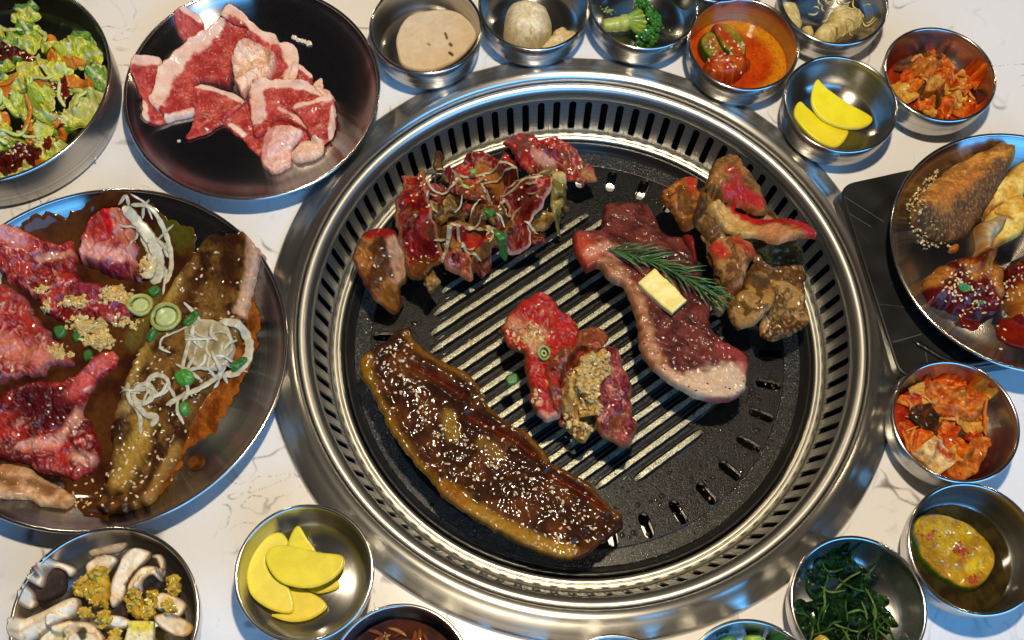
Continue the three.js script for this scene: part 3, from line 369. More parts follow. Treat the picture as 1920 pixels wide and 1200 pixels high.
  for (const [x, z] of scatterIn([[-.1045, -.0994], [-.0544, -.1174], [-.0237, -.1036], [-.0362, -.0732], [-.0593, -.0466], [-.0877, -.0437], [-.1032, -.0704]], 30)) { const a = R() * TAU, l = 0.003 + 0.004 * R(), b = a + 2 * (R() - 0.5); put('shred', ribbon([[x, z], [x + l * Math.cos(a), z + l * Math.sin(a)], [x + l * (Math.cos(a) + Math.cos(b)), z + l * (Math.sin(a) + Math.sin(b))]], 0.0012 + 0.0012 * R(), 0.0004, flat(R() > 0.4 ? [0.5, 0.4, 0.18] : [0.78, 0.72, 0.5]), { around: 6 }), M.onion, shreds); }
  const sc = group0('scallion_bits', 'chopped green scallion scattered through the grill heap', 'scallion', [-.0607, -.0636]);
  for (const [p, c] of [[[[-.063, -.0595], [-.0549, -.0571], [-.0524, -.0485], [-.0578, -.0488]], K.scald], [[[-.0828, -.1027], [-.0785, -.104], [-.0778, -.1007], [-.0817, -.0995]], K.scal], [[[-.0706, -.0708], [-.0645, -.0723], [-.0613, -.0685], [-.0677, -.0671]], K.scald], [[[-.0865, -.0889], [-.0814, -.0895], [-.081, -.0854], [-.0854, -.0849]], K.scalp]]) part('scallion_slice', sc, p, flat(c), { t: 0.002, edge: 0.0012 }, M.leaf);
  const s1 = group0('sesame_scatter', 'white sesame seeds sprinkled over the beef heap at the back of the grill', 'sesame', [-.0738, -.0869]);
  seedsAt(s1, [...scatterIn([[-.0611, -.129], [-.0184, -.1335], [.0015, -.112], [-.0389, -.1078]], 26), ...scatterIn([[-.1294, -.092], [-.1078, -.0963], [-.0956, -.0345], [-.1064, -.0197], [-.1277, -.0633]], 24), ...scatterIn([[-.0948, -.1125], [-.0344, -.0977], [-.0359, -.0687], [-.091, -.0752]], 24), ...scatterIn([[-.1482, -.041], [-.1195, -.04], [-.1222, -.0045]], 8)]);
}
{ // the short rib in the foreground
  const P = [[-.1375, .0411], [-.1317, .0325], [-.1224, .0241], [-.1179, .018], [-.1078, .0151], [-.1044, .0231], [-.0975, .0291], [-.0865, .0347], [-.0739, .0397], [-.0647, .045], [-.0599, .0529], [-.0546, .0614], [-.0437, .0693], [-.0297, .075], [-.0206, .0829], [-.0132, .0927], [-.0028, .0969], [.011, .1041], [.0216, .115], [.0301, .1209], [.0321, .1274], [.0259, .1336], [.018, .1403], [.0103, .1475], [.0024, .1509], [-.0091, .15], [-.0223, .1466], [-.0392, .1396], [-.0529, .1336], [-.0667, .1266], [-.0774, .1192], [-.0869, .1082], [-.0961, .1005], [-.1056, .091], [-.1135, .0813], [-.122, .0679], [-.1284, .0577], [-.1344, .0511]];
  const slits = [[[-.1072, .04], [-.0957, .044], [-.0831, .0501], [-.0711, .0568]], [[-.0658, .0688], [-.05, .0754], [-.036, .0818], [-.0236, .0897]], [[-.0141, .1005], [-.0008, .106], [.0105, .1117], [.0187, .1164]]];
  const dark = [0.04, 0.012, 0.004], c0 = tone({ gm: 1.1, a: dark, b: [0.12, 0.036, 0.007], f: 40, bias: -0.2, z: [
    { l: [[-.1342, .039], [-.1282, .0584], [-.1133, .0819], [-.0976, .1012], [-.0809, .1167]], w: 0.0068, h: 0.15, c: [0.25, 0.115, 0.007] }, { l: [[-.1106, .02], [-.0988, .0318], [-.0754, .0417], [-.0627, .0485], [-.0527, .0637], [-.0296, .0767], [-.0167, .0918]], w: 0.0032, h: 0.15, c: [0.19, 0.08, 0.007] }, { l: [[-.0132, .0939], [.0092, .1048], [.0283, .1216]], w: 0.0035, h: 0.2, c: [0.17, 0.06, 0.01], k: 0.8 },
    { l: [[-.0638, .1225], [-.0432, .1325], [-.0229, .1412], [.0003, .1463]], w: 0.0062, h: 0.2, c: [0.36, 0.2, 0.03] }, { l: [[-.0786, .0697], [-.0747, .0817]], w: 0.006, h: 0.3, c: [0.32, 0.18, 0.03], k: 0.8 }, { l: [[-.0558, .0851], [-.0469, .0912]], w: 0.006, h: 0.3, c: [0.26, 0.14, 0.03], k: 0.7 },
    { l: [[-.0762, .1145], [-.0639, .1218]], w: 0.007, h: 0.3, c: [0.3, 0.12, 0.012], k: 0.9 }, ...slits.map((l) => ({ l, w: 0.0028, h: 0.1, c: [0.15, 0.018, 0.006], k: 0.8 })) ] });
  const g = group0('short_rib', 'long glazed short rib strewn with sesame at the front left of the grill', 'rib', [-.0574, .0849]);
  part('meat', g, P, (x, z, d, s) => c0(x, z, d, s), { s: 0.0007, t: 0.0048, edge: 0.0032, rag: 0.0008, stiff: 0.012, hn: (x, z, d, s) => { let h = 0.0014 * fbm(x, z, 45, s) + 0.0007 * fbm(x, z, 130, s + 5) + 0.0001 * nz(x, z, 420, s); for (const l of slits) { const k = lineD(l, x, z); h += -0.0024 * Math.exp(-((k / 0.0015) ** 2)) + 0.0012 * Math.exp(-(((k - 0.0045) / 0.002) ** 2)); } return h - 0.0009 * Math.exp(-(((d - 0.009) / 0.002) ** 2)); } });
  seedsAt(g, [...scatterIn(P, 140, (x, z) => { const k = lineD([[-.1093, .0439], [-.0929, .0674], [-.0638, .0892], [-.0363, .1003], [-.0081, .1245]], x, z); return clamp(1.1 - k / 0.022, 0.06, 1) * sst(nz(x, z, 55, 3), -0.5, 0.5); }), ...scatterIn([[-.0216, .1191], [.0246, .1248], [.0063, .1461], [-.0196, .1453]], 24), ...scatterIn([[-.1318, .0278], [-.1085, .0218], [-.1033, .036], [-.1295, .0459]], 14)]);
}
{ // the beef in the middle
  const G2 = 'beef in the middle of the grill';
  piece('beef_bundle', 'bright red folded beef with a scallion ring in the middle of the grill', 'beef', [[-.0514, .0096], [-.0496, .0026], [-.0442, -.0048], [-.0401, -.0106], [-.0352, -.0149], [-.0301, -.0178], [-.0218, -.0155], [-.017, -.0083], [-.0097, -.0044], [-.0028, .0037], [.0001, .0109], [-.0018, .0205], [-.0074, .0303], [-.0118, .0417], [-.0097, .0577], [-.0118, .0658], [-.0177, .0685], [-.0248, .0646], [-.0296, .0561], [-.0321, .0455], [-.0348, .033], [-.0373, .0239], [-.0462, .0211]], RAW({ l: [[0.46, 0.04, 0.03], K.deep], a: [0.3, 0.012, 0.012], b: [0.56, 0.055, 0.045], f: 70, m: 0.16, g: 1.0, z: [{ l: [[-.0458, .0064], [-.0349, .011], [-.0261, .0128]], w: 0.007, h: 0.2, c: [0.6, 0.32, 0.18], k: 0.75 }, { l: [[-.0321, .0156], [-.0287, .0235]], w: 0.006, h: 0.3, c: [0.66, 0.42, 0.3], k: 0.8 }, { edge: 1, w: 0.0016, c: [0.3, 0.13, 0.05], k: 0.7 }, { l: [[-.022, .0664], [-.0136, .0663]], w: 0.004, c: K.fatp, k: 0.6 }] }), { t: 0.0061, edge: 0.0037, rag: 0.0013, hn: crumple(0.0032) }, M.glaze, G2);
  piece('beef_slice', 'purple-tinged beef slice to the right of the bright red bundle on the grill', 'beef', [[-.0037, .0332], [.0032, .0203], [.0161, .0146], [.0232, .0176], [.0272, .0284], [.033, .0406], [.0325, .0533], [.0366, .0672], [.0337, .0788], [.0263, .0795], [.0159, .0745], [.0102, .0644], [.004, .0561], [-.0028, .0459]], RAW({ a: [0.2, 0.03, 0.05], b: [0.4, 0.1, 0.1], f: 60, m: 0.16, g: 1.2, z: [{ l: [[.0012, .0316], [.0062, .0565]], w: 0.008, h: 0.2, c: [0.36, 0.22, 0.07], k: 0.8 }, { edge: 1, w: 0.0022, c: [0.34, 0.19, 0.08], k: 0.6 }] }), { t: 0.0054, edge: 0.0037, rag: 0.0013, hn: crumple(0.0027) }, M.glaze, G2);
  piece('beef_slice', 'small pink beef knob between the red bundle and the purple-tinged slice', 'beef', [[-.0006, .0047], [.0079, .0004], [.0157, .0031], [.0171, .0086], [.0096, .0175], [.0004, .0207], [-.0047, .0219], [-.0046, .0126]], RAW({ a: [0.4, 0.08, 0.06], b: [0.62, 0.2, 0.13], f: 90, m: 0.1 }), { t: 0.0047, edge: 0.0037, rag: 0.0006, hn: crumple(0.0008) }, M.glaze, G2);
  piece('beef_slice', 'dark red beef slice bridging the bright red bundle and the purple-tinged slice', 'beef', [[-.0203, .0304], [-.0078, .0199], [.0053, .0186], [.0071, .0369], [.0031, .0555], [-.0065, .0654], [-.0154, .0609], [-.0198, .0469]], RAW({ a: [0.2, 0.012, 0.012], b: [0.42, 0.05, 0.035], m: 0.14, z: [{ edge: 1, w: 0.0016, c: [0.32, 0.18, 0.07], k: 0.6 }] }), { t: 0.004, edge: 0.002, rag: 0.0016, hn: crumple(0.0026) }, M.glaze, G2);
  piece('beef_scrap', 'brown garlicky beef scrap underneath the red bundle on the grill', 'beef', [[-.0109, .046], [-.0047, .0363], [.0031, .0555], [.013, .0671], [.0044, .0767], [-.0038, .0705], [-.0093, .0603]], tone({ a: K.brown, b: [0.38, 0.24, 0.07], f: 90 }), { t: 0.0036, edge: 0.0025, rag: 0.0012, hn: crumple(0.0012) }, M.glaze, G2);
  const g = group0('minced_garlic', 'minced garlic with green flecks between the two beef pieces mid-grill', 'garlic', [.0006, .0456]);
  for (const p of [[[.0021, .0265], [.0087, .0221], [.0099, .0301], [.0045, .0321]], [[.0029, .05], [.0081, .0459], [.0093, .0547], [.0047, .0573]], [[-.0462, .041], [-.0396, .0378], [-.038, .0439], [-.044, .0463]]]) part('scallion_slice', g, p, flat(K.scald), { t: 0.0016, edge: 0.001 }, M.leaf);
  part('paste', g, [[-.0079, .0395], [.0006, .0266], [.0151, .0215], [.0191, .0314], [.0103, .046], [.0132, .0608], [.0064, .0657], [-.0027, .0559]], tone({ a: [0.36, 0.22, 0.07], b: [0.58, 0.42, 0.17], f: 170 }), { t: 0.0014, edge: 0.0016, rag: 0.003, stiff: 0.002, hn: buckle(0.0014, 200, 0.3, 0.0007) });
  crumbsAt(g, [...scatterIn([[-.0073, .0376], [.0005, .0259], [.0158, .0207], [.0198, .0313], [.0103, .0467], [.0145, .0606], [.0063, .065], [-.0027, .0552]], 210), ...scatterIn([[-.0489, .0113], [-.0354, .0062], [-.0228, .0106], [-.0256, .0202], [-.0408, .0254]], 60), ...scatterIn([[-.0086, .0602], [.0124, .0689], [.0027, .0769], [-.0043, .074]], 36), ...scatterIn([[-.0313, .0527], [-.0263, .0504], [-.0224, .0573], [-.029, .0597]], 9), [...[-.0014, .0738]], [...[-.0006, .0759]], [...[-.0721, .0054]], [...[-.0706, .0064]]], 0.0012, [0.58, 0.4, 0.15]);
  const r = group0('scallion_ring', 'small green scallion ring on the bright red beef bundle', 'scallion', [-.0235, .0249]);
  put('outer_skin', ribbon(ring(...[-.0237, .0264], 0.0035, 0.0038), 0.0018, 0.0022, flat([0.24, 0.4, 0.06]), { closed: true, lift: 0.0003 }), M.leaf, r); put('core', ribbon(ring(...[-.0237, .0264], 0.0014, 0.0016), 0.0012, 0.0016, flat(K.scalp), { closed: true, lift: 0.0001, ghost: 1 }), M.leaf, r);
}
{ // the steak with butter and rosemary
  const g = group0('steak', 'dark red steak with a fat edge, curving down the middle right of the grill', 'steak', [.0506, -.0219]);
  const fatL = [[.0126, -.037], [.0246, -.0252], [.0316, -.0116], [.0359, .0051], [.04, .0197], [.0488, .0318]], c0 = tone({ a: [0.09, 0.016, 0.013], b: [0.19, 0.045, 0.034], f: 60, gm: 1.2, fl: 0.7, z: [
    { l: [[-.0038, -.0532], [.0004, -.0437]], w: 0.011, h: 0.2, c: [0.42, 0.07, 0.035] }, { l: [[.0013, -.0465], [.0107, -.0527], [.0199, -.0476]], w: 0.006, h: 0.2, c: [0.6, 0.3, 0.2], k: 0.8 }, { l: fatL, w: 0.0088, h: 0.6, c: (x, z, d, s) => mixc([0.3, 0.12, 0.05], [0.52, 0.28, 0.16], 0.5 + 0.6 * nz(x, z, 150, s)) }, { l: [[.0517, .0341], [.0639, .0394], [.076, .0419]], w: 0.0075, h: 0.5, c: [0.6, 0.38, 0.24] }, { l: [[.0725, .0393], [.0862, .0355], [.0993, .0316]], w: 0.0125, h: 0.6, c: [0.62, 0.44, 0.3] }, { l: [[.0876, .0113], [.0998, .0157], [.1051, .0244]], w: 0.008, h: 0.2, c: [0.32, 0.045, 0.045], k: 0.8 }, { l: [[.0727, .0473], [.095, .0444], [.1056, .0354]], w: 0.0022, h: 0.3, c: [0.3, 0.07, 0.05], k: 0.8 } ] });
  const crack = [[.027, -.0208], [.0328, -.0022], [.0371, .0163], [.0464, .032], [.0588, .0418]];
  part('meat', g, [[.0083, -.0843], [.0235, -.0884], [.0372, -.0873], [.0439, -.0761], [.049, -.0664], [.0595, -.0654], [.0665, -.0641], [.0698, -.0464], [.0741, -.0338], [.0795, -.0172], [.0804, -.0043], [.0884, .0056], [.0975, .0092], [.105, .017], [.1037, .0279], [.1024, .0376], [.0935, .0442], [.0815, .0465], [.0669, .0424], [.0553, .0359], [.0464, .0291], [.0373, .0177], [.0345, .0022], [.0298, -.015], [.0236, -.0272], [.0145, -.0309], [.0079, -.0386], [-.0008, -.0353], [-.006, -.0439], [-.0104, -.0551], [-.0087, -.0637], [.0063, -.0669], [.008, -.0773]], c0, { s: 0.0007, t: 0.007, edge: 0.003, rag: 0.0008, stiff: 0.01, hn: (x, z, d, s) => 0.0013 * fbm(x, z, 50, s) + 0.00045 * fbm(x, z, 240, s + 3) + 0.00022 * nz(x, z, 600, s) - 0.0013 * Math.exp(-((lineD(crack, x, z) / 0.0012) ** 2)) }, M.raw);
  piece('steak_flap', 'small dark red flap of meat sticking out right of the rosemary', 'beef', [[.0599, -.0643], [.0628, -.067], [.0683, -.0651], [.0726, -.0535], [.0705, -.0493], [.0638, -.0558]], tone({ a: [0.15, 0.01, 0.012], b: [0.3, 0.04, 0.03] }), { t: 0.006, edge: 0.004, hn: crumple(0.0008) });
  bits('pepper_flakes', crumbGeo, M.bit, g, scatterIn([[.0317, -.0157], [.0401, .0175], [.058, .036], [.1026, .0262], [.101, .0409], [.0754, .0462], [.0512, .0366], [.0347, .0143]], 15).map(([x, z]) => { const s = 0.0004 + 0.0004 * R(); return [x, gy(x, z) + s * 0.3, z, [R() * 6, R() * 6, 0], [s, s * 0.7, s], [0.035, 0.022, 0.014]]; }));
  piece('butter_slice', 'pale yellow pat of butter on the steak beside the rosemary', 'butter', [[.0321, -.0267], [.0426, -.0379], [.0489, -.0311], [.0517, -.0306], [.0631, -.0159], [.054, -.0055], [.0434, -.0159]], tone({ a: [0.88, 0.76, 0.3], b: [0.9, 0.8, 0.38], f: 90, fl: 0.12 }), { sharp: true, t: 0.0048, edge: 0.0009, side: 0.75, stiff: 0.02, hn: (x, z, d, s) => 0.0002 * nz(x, z, 150, s) }, M.dry);
  const c = gy(...[.0484, -.0407]), ros = group0('rosemary_sprig', 'sprig of green rosemary lying across the steak', 'herb', [.0484, -.0407]), stem = [[.0113, -.0495], [.0246, -.0472], [.0391, -.0428], [.0554, -.0358], [.0716, -.0285], [.0823, -.0237]];
  const top = (x, z) => Math.max(gy(x, z), c - 0.006) + 0.003;
  put('stem', ribbon(stem.map(([x, z]) => [x, z, top(x, z)]), 0.0013, 0.0012, flat([0.12, 0.13, 0.03]), { ghost: 1 }), M.leaf, ros);
  const line = new THREE.CatmullRomCurve3(stem.map(([x, z]) => new THREE.Vector3(x, top(x, z), z)));
  for (let i = 0; i < 74; i++) {
    const t = Math.pow((i + R()) / 74, 0.9) * 0.99, p = line.getPoint(t), d = line.getTangent(t), sideways = i % 2 ? 1 : -1, a = Math.atan2(d.z, d.x) + sideways * (0.2 + 0.5 * R()), L = 0.012 + 0.013 * R() * (1 - 0.5 * t), up = 0.001 + 0.005 * R() - (sideways > 0 ? 0.001 : 0), b = a - sideways * 0.25 * R(), k = 0.6 + 0.8 * R();
    const q = [0, 0.33, 0.66, 1].map((u) => { const x = p.x + L * u * Math.cos(lerp(a, b, u)), z = p.z + L * u * Math.sin(lerp(a, b, u)); return [x, z, Math.max(p.y + up * Math.sin(u * 2) + 0.0005, gy(x, z) + 0.0008)]; });
    put('needle', ribbon(q, 0.00135, 0.0008, flat([0.05 * k, 0.14 * k, 0.035 * k]), { around: 5, step: 0.002, ghost: 1, wob: 0, taper: (u) => 0.55 + 0.45 * Math.sin(Math.min(1, u * 1.25) * PI * 0.9) - 0.5 * sst(u, 0.7, 1) }), M.leaf, ros);
  }
}
{ // the browned slices at the right
  const G3 = 'browned beef slices at the right of the grill', bro = (z, o = {}) => tone({ l: [[0.1, 0.045, 0.014], [0.46, 0.27, 0.11]], a: [0.2, 0.1, 0.03], b: [0.36, 0.18, 0.06], f: 75, m: 0.12, mc: [0.5, 0.3, 0.14], z, ...o });
  piece('beef_layer', 'dark brown cooked beef underneath the right-hand slices on the grill', 'beef', [[.0548, -.1025], [.0696, -.1061], [.0879, -.1273], [.103, -.116], [.1162, -.0963], [.1327, -.0814], [.1417, -.0619], [.1433, -.0342], [.1395, -.0144], [.1182, -.0085], [.1004, -.0125], [.0913, -.0251], [.0839, -.0401], [.0779, -.0635], [.0702, -.0811]], bro([], { a: [0.12, 0.055, 0.016], b: [0.26, 0.14, 0.04] }), { t: 0.0026, edge: 0.002, rag: 0.002, hn: crumple(0.002) }, M.glaze, G3);
  piece('beef_slice', 'pale brown beef slice with a red middle touching the back right rim of the grill', 'beef', [[.0839, -.1261], [.0947, -.1281], [.0993, -.1188], [.112, -.1095], [.1158, -.1011], [.115, -.089], [.1074, -.0865], [.0937, -.0921], [.0826, -.096], [.0751, -.1023], [.0764, -.113]], bro([{ l: [[.0888, -.1112], [.0944, -.1054]], w: 0.006, h: 0.2, c: [0.36, 0.03, 0.03], k: 0.8 }, { l: [[.0901, -.0987], [.1093, -.0945]], w: 0.0075, h: 0.3, c: [0.44, 0.04, 0.035] }]), { t: 0.0050, edge: 0.0031, rag: 0.0012, hn: crumple(0.0023) }, M.glaze, G3);
  piece('beef_slice', 'orange-brown pointed beef slice at the left tip of the right-hand slices', 'beef', [[.0452, -.0951], [.0596, -.1084], [.0674, -.1062], [.0684, -.095], [.0744, -.0907], [.0696, -.0782], [.0627, -.0754], [.0555, -.0833]], bro([{ l: [[.0634, -.1035], [.0666, -.0971]], w: 0.006, h: 0.2, c: [0.5, 0.06, 0.03], k: 0.9 }], { a: [0.3, 0.11, 0.025], b: [0.46, 0.19, 0.045] }), { t: 0.0043, edge: 0.0025, rag: 0.0008, hn: crumple(0.0014) }, M.glaze, G3);
  piece('beef_slice', 'grey-brown folded beef between the pointed tip and the fat strip at the right', 'beef', [[.0693, -.0914], [.0783, -.1019], [.0857, -.0972], [.0841, -.0867], [.0898, -.0709], [.1045, -.0602], [.0991, -.0537], [.0845, -.0622], [.0752, -.0714], [.0678, -.0788]], bro([], { a: [0.15, 0.08, 0.03], b: [0.34, 0.2, 0.07] }), { t: 0.0043, edge: 0.0031, rag: 0.001, hn: crumple(0.0019) }, M.glaze, G3);
  piece('beef_slice', 'red beef slice with a broad creamy fat strip at the right of the grill', 'beef', [[.0766, -.0915], [.0872, -.0942], [.0994, -.0885], [.1148, -.0818], [.1302, -.0781], [.1392, -.0689], [.1398, -.0573], [.1239, -.0541], [.1149, -.0547], [.1073, -.064], [.0938, -.0675], [.0828, -.0765]], bro([{ l: [[.0981, -.0866], [.1164, -.0794], [.131, -.0716], [.1364, -.0612]], w: 0.011, h: 0.35, c: [0.46, 0.025, 0.03] }, { l: [[.0791, -.0896], [.0873, -.0805], [.099, -.0711], [.1074, -.0663]], w: 0.0085, h: 0.6, c: [0.58, 0.4, 0.17] }, { l: [[.1128, -.0677], [.1183, -.0582]], w: 0.008, h: 0.5, c: [0.62, 0.33, 0.18] }]), { t: 0.0058, edge: 0.0031, rag: 0.0009, hn: crumple(0.0023) }, M.glaze, G3);
  piece('beef_slice', 'red and brown crumpled beef slice under the fat strip at the right', 'beef', [[.0789, -.0616], [.0879, -.0673], [.0999, -.0653], [.1075, -.0577], [.1033, -.0457], [.0981, -.0314], [.0893, -.0189], [.0832, -.026], [.0884, -.0343], [.0836, -.0437]], bro([{ l: [[.0824, -.059], [.0861, -.0534]], w: 0.006, h: 0.2, c: [0.48, 0.05, 0.03] }, { l: [[.095, -.0623], [.1041, -.0552]], w: 0.005, h: 0.2, c: [0.36, 0.03, 0.02], k: 0.8 }], { a: [0.3, 0.14, 0.06], b: [0.45, 0.2, 0.08] }), { t: 0.0047, edge: 0.0031, rag: 0.001, hn: crumple(0.0023) }, M.glaze, G3);
  piece('beef_slice', 'olive-brown cooked beef slice at the lower end of the right-hand slices', 'beef', [[.0916, -.0222], [.1004, -.0329], [.1035, -.043], [.1154, -.0474], [.1197, -.0379], [.1208, -.0252], [.1126, -.0113], [.1007, -.0055], [.095, -.0095]], bro([{ l: [[.1078, -.0398], [.1132, -.0364]], w: 0.007, h: 0.2, c: [0.1, 0.06, 0.035], k: 0.8 }], { a: [0.22, 0.14, 0.03], b: [0.36, 0.22, 0.06] }), { t: 0.0047, edge: 0.0031, rag: 0.001, hn: crumple(0.0019) }, M.glaze, G3);
  piece('beef_slice', 'browned beef slice nearest the right rim, speckled with fat', 'beef', [[.1197, -.0395], [.1319, -.0423], [.1422, -.0335], [.1456, -.018], [.1391, -.0093], [.1243, -.0014], [.1141, -.0038], [.1126, -.0113], [.1197, -.0235]], bro([{ l: [[.1186, -.0042], [.1379, -.0099]], w: 0.004, h: 0.2, c: K.brownd, k: 0.7 }], { a: [0.14, 0.07, 0.018], b: [0.34, 0.2, 0.06], sp: 0.3, spf: 320, spc: [0.5, 0.35, 0.14], spk: 0.6 }), { t: 0.0043, edge: 0.0031, rag: 0.001, hn: crumple(0.0016) }, M.glaze, G3);
}
{ // grease on the pan
  const g = group0('cooking_grease', 'wet drops of oil and browned crumbs on the grill pan', 'grease', [0.1, 0.06]); g.userData.kind = 'stuff';
  crumbsAt(g, spread(70, () => { const a = R() * TAU, r = 0.145 * Math.sqrt(R()); return [r * Math.cos(a), r * Math.sin(a)]; }).filter(([x, z]) => gy(x, z) < PAN + 0.004), 0.0009, [0.12, 0.07, 0.02], 'burnt_crumbs', M.wetbit, 0.9);
  const drop = new THREE.SphereGeometry(1, 12, 8); const ok = []; for (let k = 0; k < 900 && ok.length < 200; k++) { const a = R() * TAU, r = 0.1 + 0.045 * R(), x = r * Math.cos(a), z = r * Math.sin(a); if (gy(x, z) < PAN + 0.001 && (a < 2.2 || R() < 0.3)) ok.push([x, z]); }
  bits('oil_drops', drop, M.sauce, g, ok.map(([x, z]) => { const s = 0.0006 + 0.0015 * R() * R(); return [x, PAN + 0.0002, z, [0, R() * 6, 0], [s, s * 0.3, s * (0.7 + 0.6 * R())], [0.02, 0.016, 0.01]]; }));
}
// ================================================================ plates
const BG = 'small steel side dish bowls round the grill';
{ // raw beef at the back left
  const p = dish('plate', 'steel_plate', 'steel plate holding the raw sliced beef, behind the grill at the left', 'plate', [-0.2305, -0.137], 'round steel plates');
  const G = 'raw beef slices heaped on the steel plate', fz = (l, w = 0.006, o = {}) => ({ l, w, h: 0.8, c: (x, z, d, s) => mixc([0.74, 0.45, 0.36], [0.82, 0.6, 0.48], 0.5 + 0.6 * nz(x, z, 90, s)), ...o });
  const cut = (label, pts, z, o = {}) => piece('beef_slice', label, 'beef', pts, RAW({ l: undefined, gm: 1.05, fl: 0.3, a: [0.36, 0.027, 0.026], b: [0.5, 0.075, 0.062], m: 0.13, mf: 150, ma: 0.6, z, ...o.tone }), { t: 0.0017, edge: 0.0007, side: 0.3, rag: 0.0007, stiff: 0.006, hn: buckle(o.amp ?? 0.0022, o.f ?? 40, o.ang ?? 0.5, 0.00016, 300), ...o }, M.raw, G);
  cut('red beef slice with a fat corner at the far left of the raw beef', [[-.3165, -.1498], [-.2991, -.1604], [-.2977, -.1462], [-.2991, -.1268], [-.2874, -.1218], [-.2872, -.1138], [-.2997, -.1108], [-.3029, -.123], [-.3108, -.1383]], [fz([[-.3156, -.149], [-.299, -.16]], 0.004), fz([[-.2998, -.1112], [-.3027, -.1218]], 0.003)], { ang: 1.2 });
  cut('small red beef tip at the top left of the raw beef', [[-.2932, -.1971], [-.2768, -.194], [-.2746, -.1804], [-.2877, -.178]], [fz([[-.2928, -.1967], [-.2774, -.1935]], 0.002)]);
  cut('small red beef slice at the upper right of the raw beef', [[-.2092, -.1725], [-.1976, -.1637], [-.1965, -.1539], [-.2112, -.1557]], [fz([[-.2079, -.1714], [-.198, -.1637]], 0.002)]);
  cut('red beef strip running beneath the middle of the raw beef', [[-.2512, -.1206], [-.2436, -.1337], [-.2316, -.1371], [-.22, -.1215], [-.207, -.1292], [-.189, -.1165], [-.2015, -.106], [-.2128, -.0995], [-.2222, -.0968], [-.2356, -.1086]], [fz([[-.2443, -.118], [-.2354, -.1115]], 0.002)], { amp: 0.003 });
  cut('long red beef slice with a wide fat band down its left side', [[-.2653, -.1978], [-.2485, -.197], [-.2426, -.186], [-.2496, -.1697], [-.2518, -.1576], [-.2525, -.1498], [-.2616, -.1501], [-.2739, -.1487], [-.2715, -.1361], [-.2712, -.1234], [-.2822, -.1176], [-.2866, -.1134], [-.2903, -.1193], [-.299, -.1255], [-.2987, -.1413], [-.2974, -.1543], [-.2897, -.1701], [-.2761, -.1849], [-.2694, -.1924]], [fz([[-.2686, -.1938], [-.2769, -.183], [-.2876, -.1686], [-.2949, -.1525], [-.2969, -.1393], [-.2974, -.1261]], 0.0082), fz([[-.2713, -.1239], [-.2811, -.1174], [-.2863, -.1134]], 0.0035)], { amp: 0.003, ang: 2.2, t: 0.0045 });
  cut('pink slice rimmed with fat at the top of the raw beef', [[-.2649, -.1981], [-.2605, -.2063], [-.2517, -.2046], [-.2364, -.1946], [-.2268, -.1921], [-.222, -.181], [-.2226, -.1712], [-.2338, -.1792], [-.2459, -.1841], [-.2454, -.1918], [-.2569, -.1941]], [fz([[-.2647, -.199], [-.26, -.2055], [-.2508, -.2038], [-.2359, -.1942], [-.2265, -.1907]], 0.0065), ], { amp: 0.003, lift: 0.002 });
  cut('red slice with a cream fat edge at the right of the crumpled fat', [[-.2267, -.1855], [-.2147, -.1882], [-.2071, -.1678], [-.209, -.1567], [-.2216, -.1545], [-.2269, -.1687]], [fz([[-.216, -.1872], [-.2086, -.1685], [-.2094, -.1575]], 0.0062), fz([[-.2268, -.186], [-.2142, -.1878]], 0.003)], { amp: 0.0025, ang: 0.2 });
  cut('crumpled cream-coloured fat in the middle of the raw beef', [[-.2522, -.1679], [-.2477, -.1817], [-.2351, -.1809], [-.2237, -.1733], [-.2235, -.1593], [-.2293, -.1531], [-.2378, -.1478], [-.2389, -.14], [-.2475, -.1498]], [{ edge: 1, w: 0.002, c: [0.5, 0.09, 0.07], h: 0.2, k: 0.5 }], { tone: { a: [0.7, 0.42, 0.3], b: [0.84, 0.62, 0.46], m: 0.06, mc: [0.45, 0.1, 0.07] }, amp: 0.003, f: 110, t: 0.006, hn: (x, z, d, s) => 0.0035 * nz(x, z, 60, s) - 0.0022 * sst(ridge(x, z, 170, s + 2), 0.86, 1) + 0.0006 * nz(x, z, 300, s) });
  cut('broad red slice with fat across its top at the right of the raw beef', [[-.2367, -.1481], [-.2298, -.1536], [-.2097, -.1566], [-.1944, -.1536], [-.1812, -.1477], [-.1774, -.1387], [-.1757, -.1166], [-.1879, -.1108], [-.1975, -.1205], [-.2087, -.1239], [-.2173, -.1238], [-.2176, -.1154], [-.2269, -.1095], [-.2317, -.1231]], [fz([[-.2346, -.1461], [-.2275, -.1508], [-.2106, -.1535], [-.1959, -.1517], [-.1825, -.1463]], 0.0042), fz([[-.2321, -.1443], [-.2272, -.132], [-.2268, -.1215]], 0.0045, { k: 0.8 }), fz([[-.2145, -.1334], [-.2048, -.1281], [-.1927, -.119]], 0.0014, { k: 0.7 })], { amp: 0.003, ang: 0.8, t: 0.0045 });
  cut('folded fat flap at the right end of the raw beef', [[-.195, -.1547], [-.1904, -.1625], [-.1864, -.1522], [-.1781, -.1445], [-.1829, -.1431]], [], { tone: { a: [0.72, 0.42, 0.34], b: [0.8, 0.55, 0.45], m: 0.08, mc: [0.5, 0.12, 0.1] } });
  cut('triangular red slice lying over the right end of the raw beef', [[-.2049, -.1343], [-.1936, -.1398], [-.181, -.1441], [-.1762, -.1328], [-.1756, -.1141], [-.1849, -.1077], [-.1959, -.1223]], [fz([[-.2045, -.1343], [-.1935, -.1393], [-.1813, -.1432]], 0.0032), fz([[-.1772, -.1348], [-.1759, -.114]], 0.0022)], { amp: 0.0015, lift: 0.0008 });
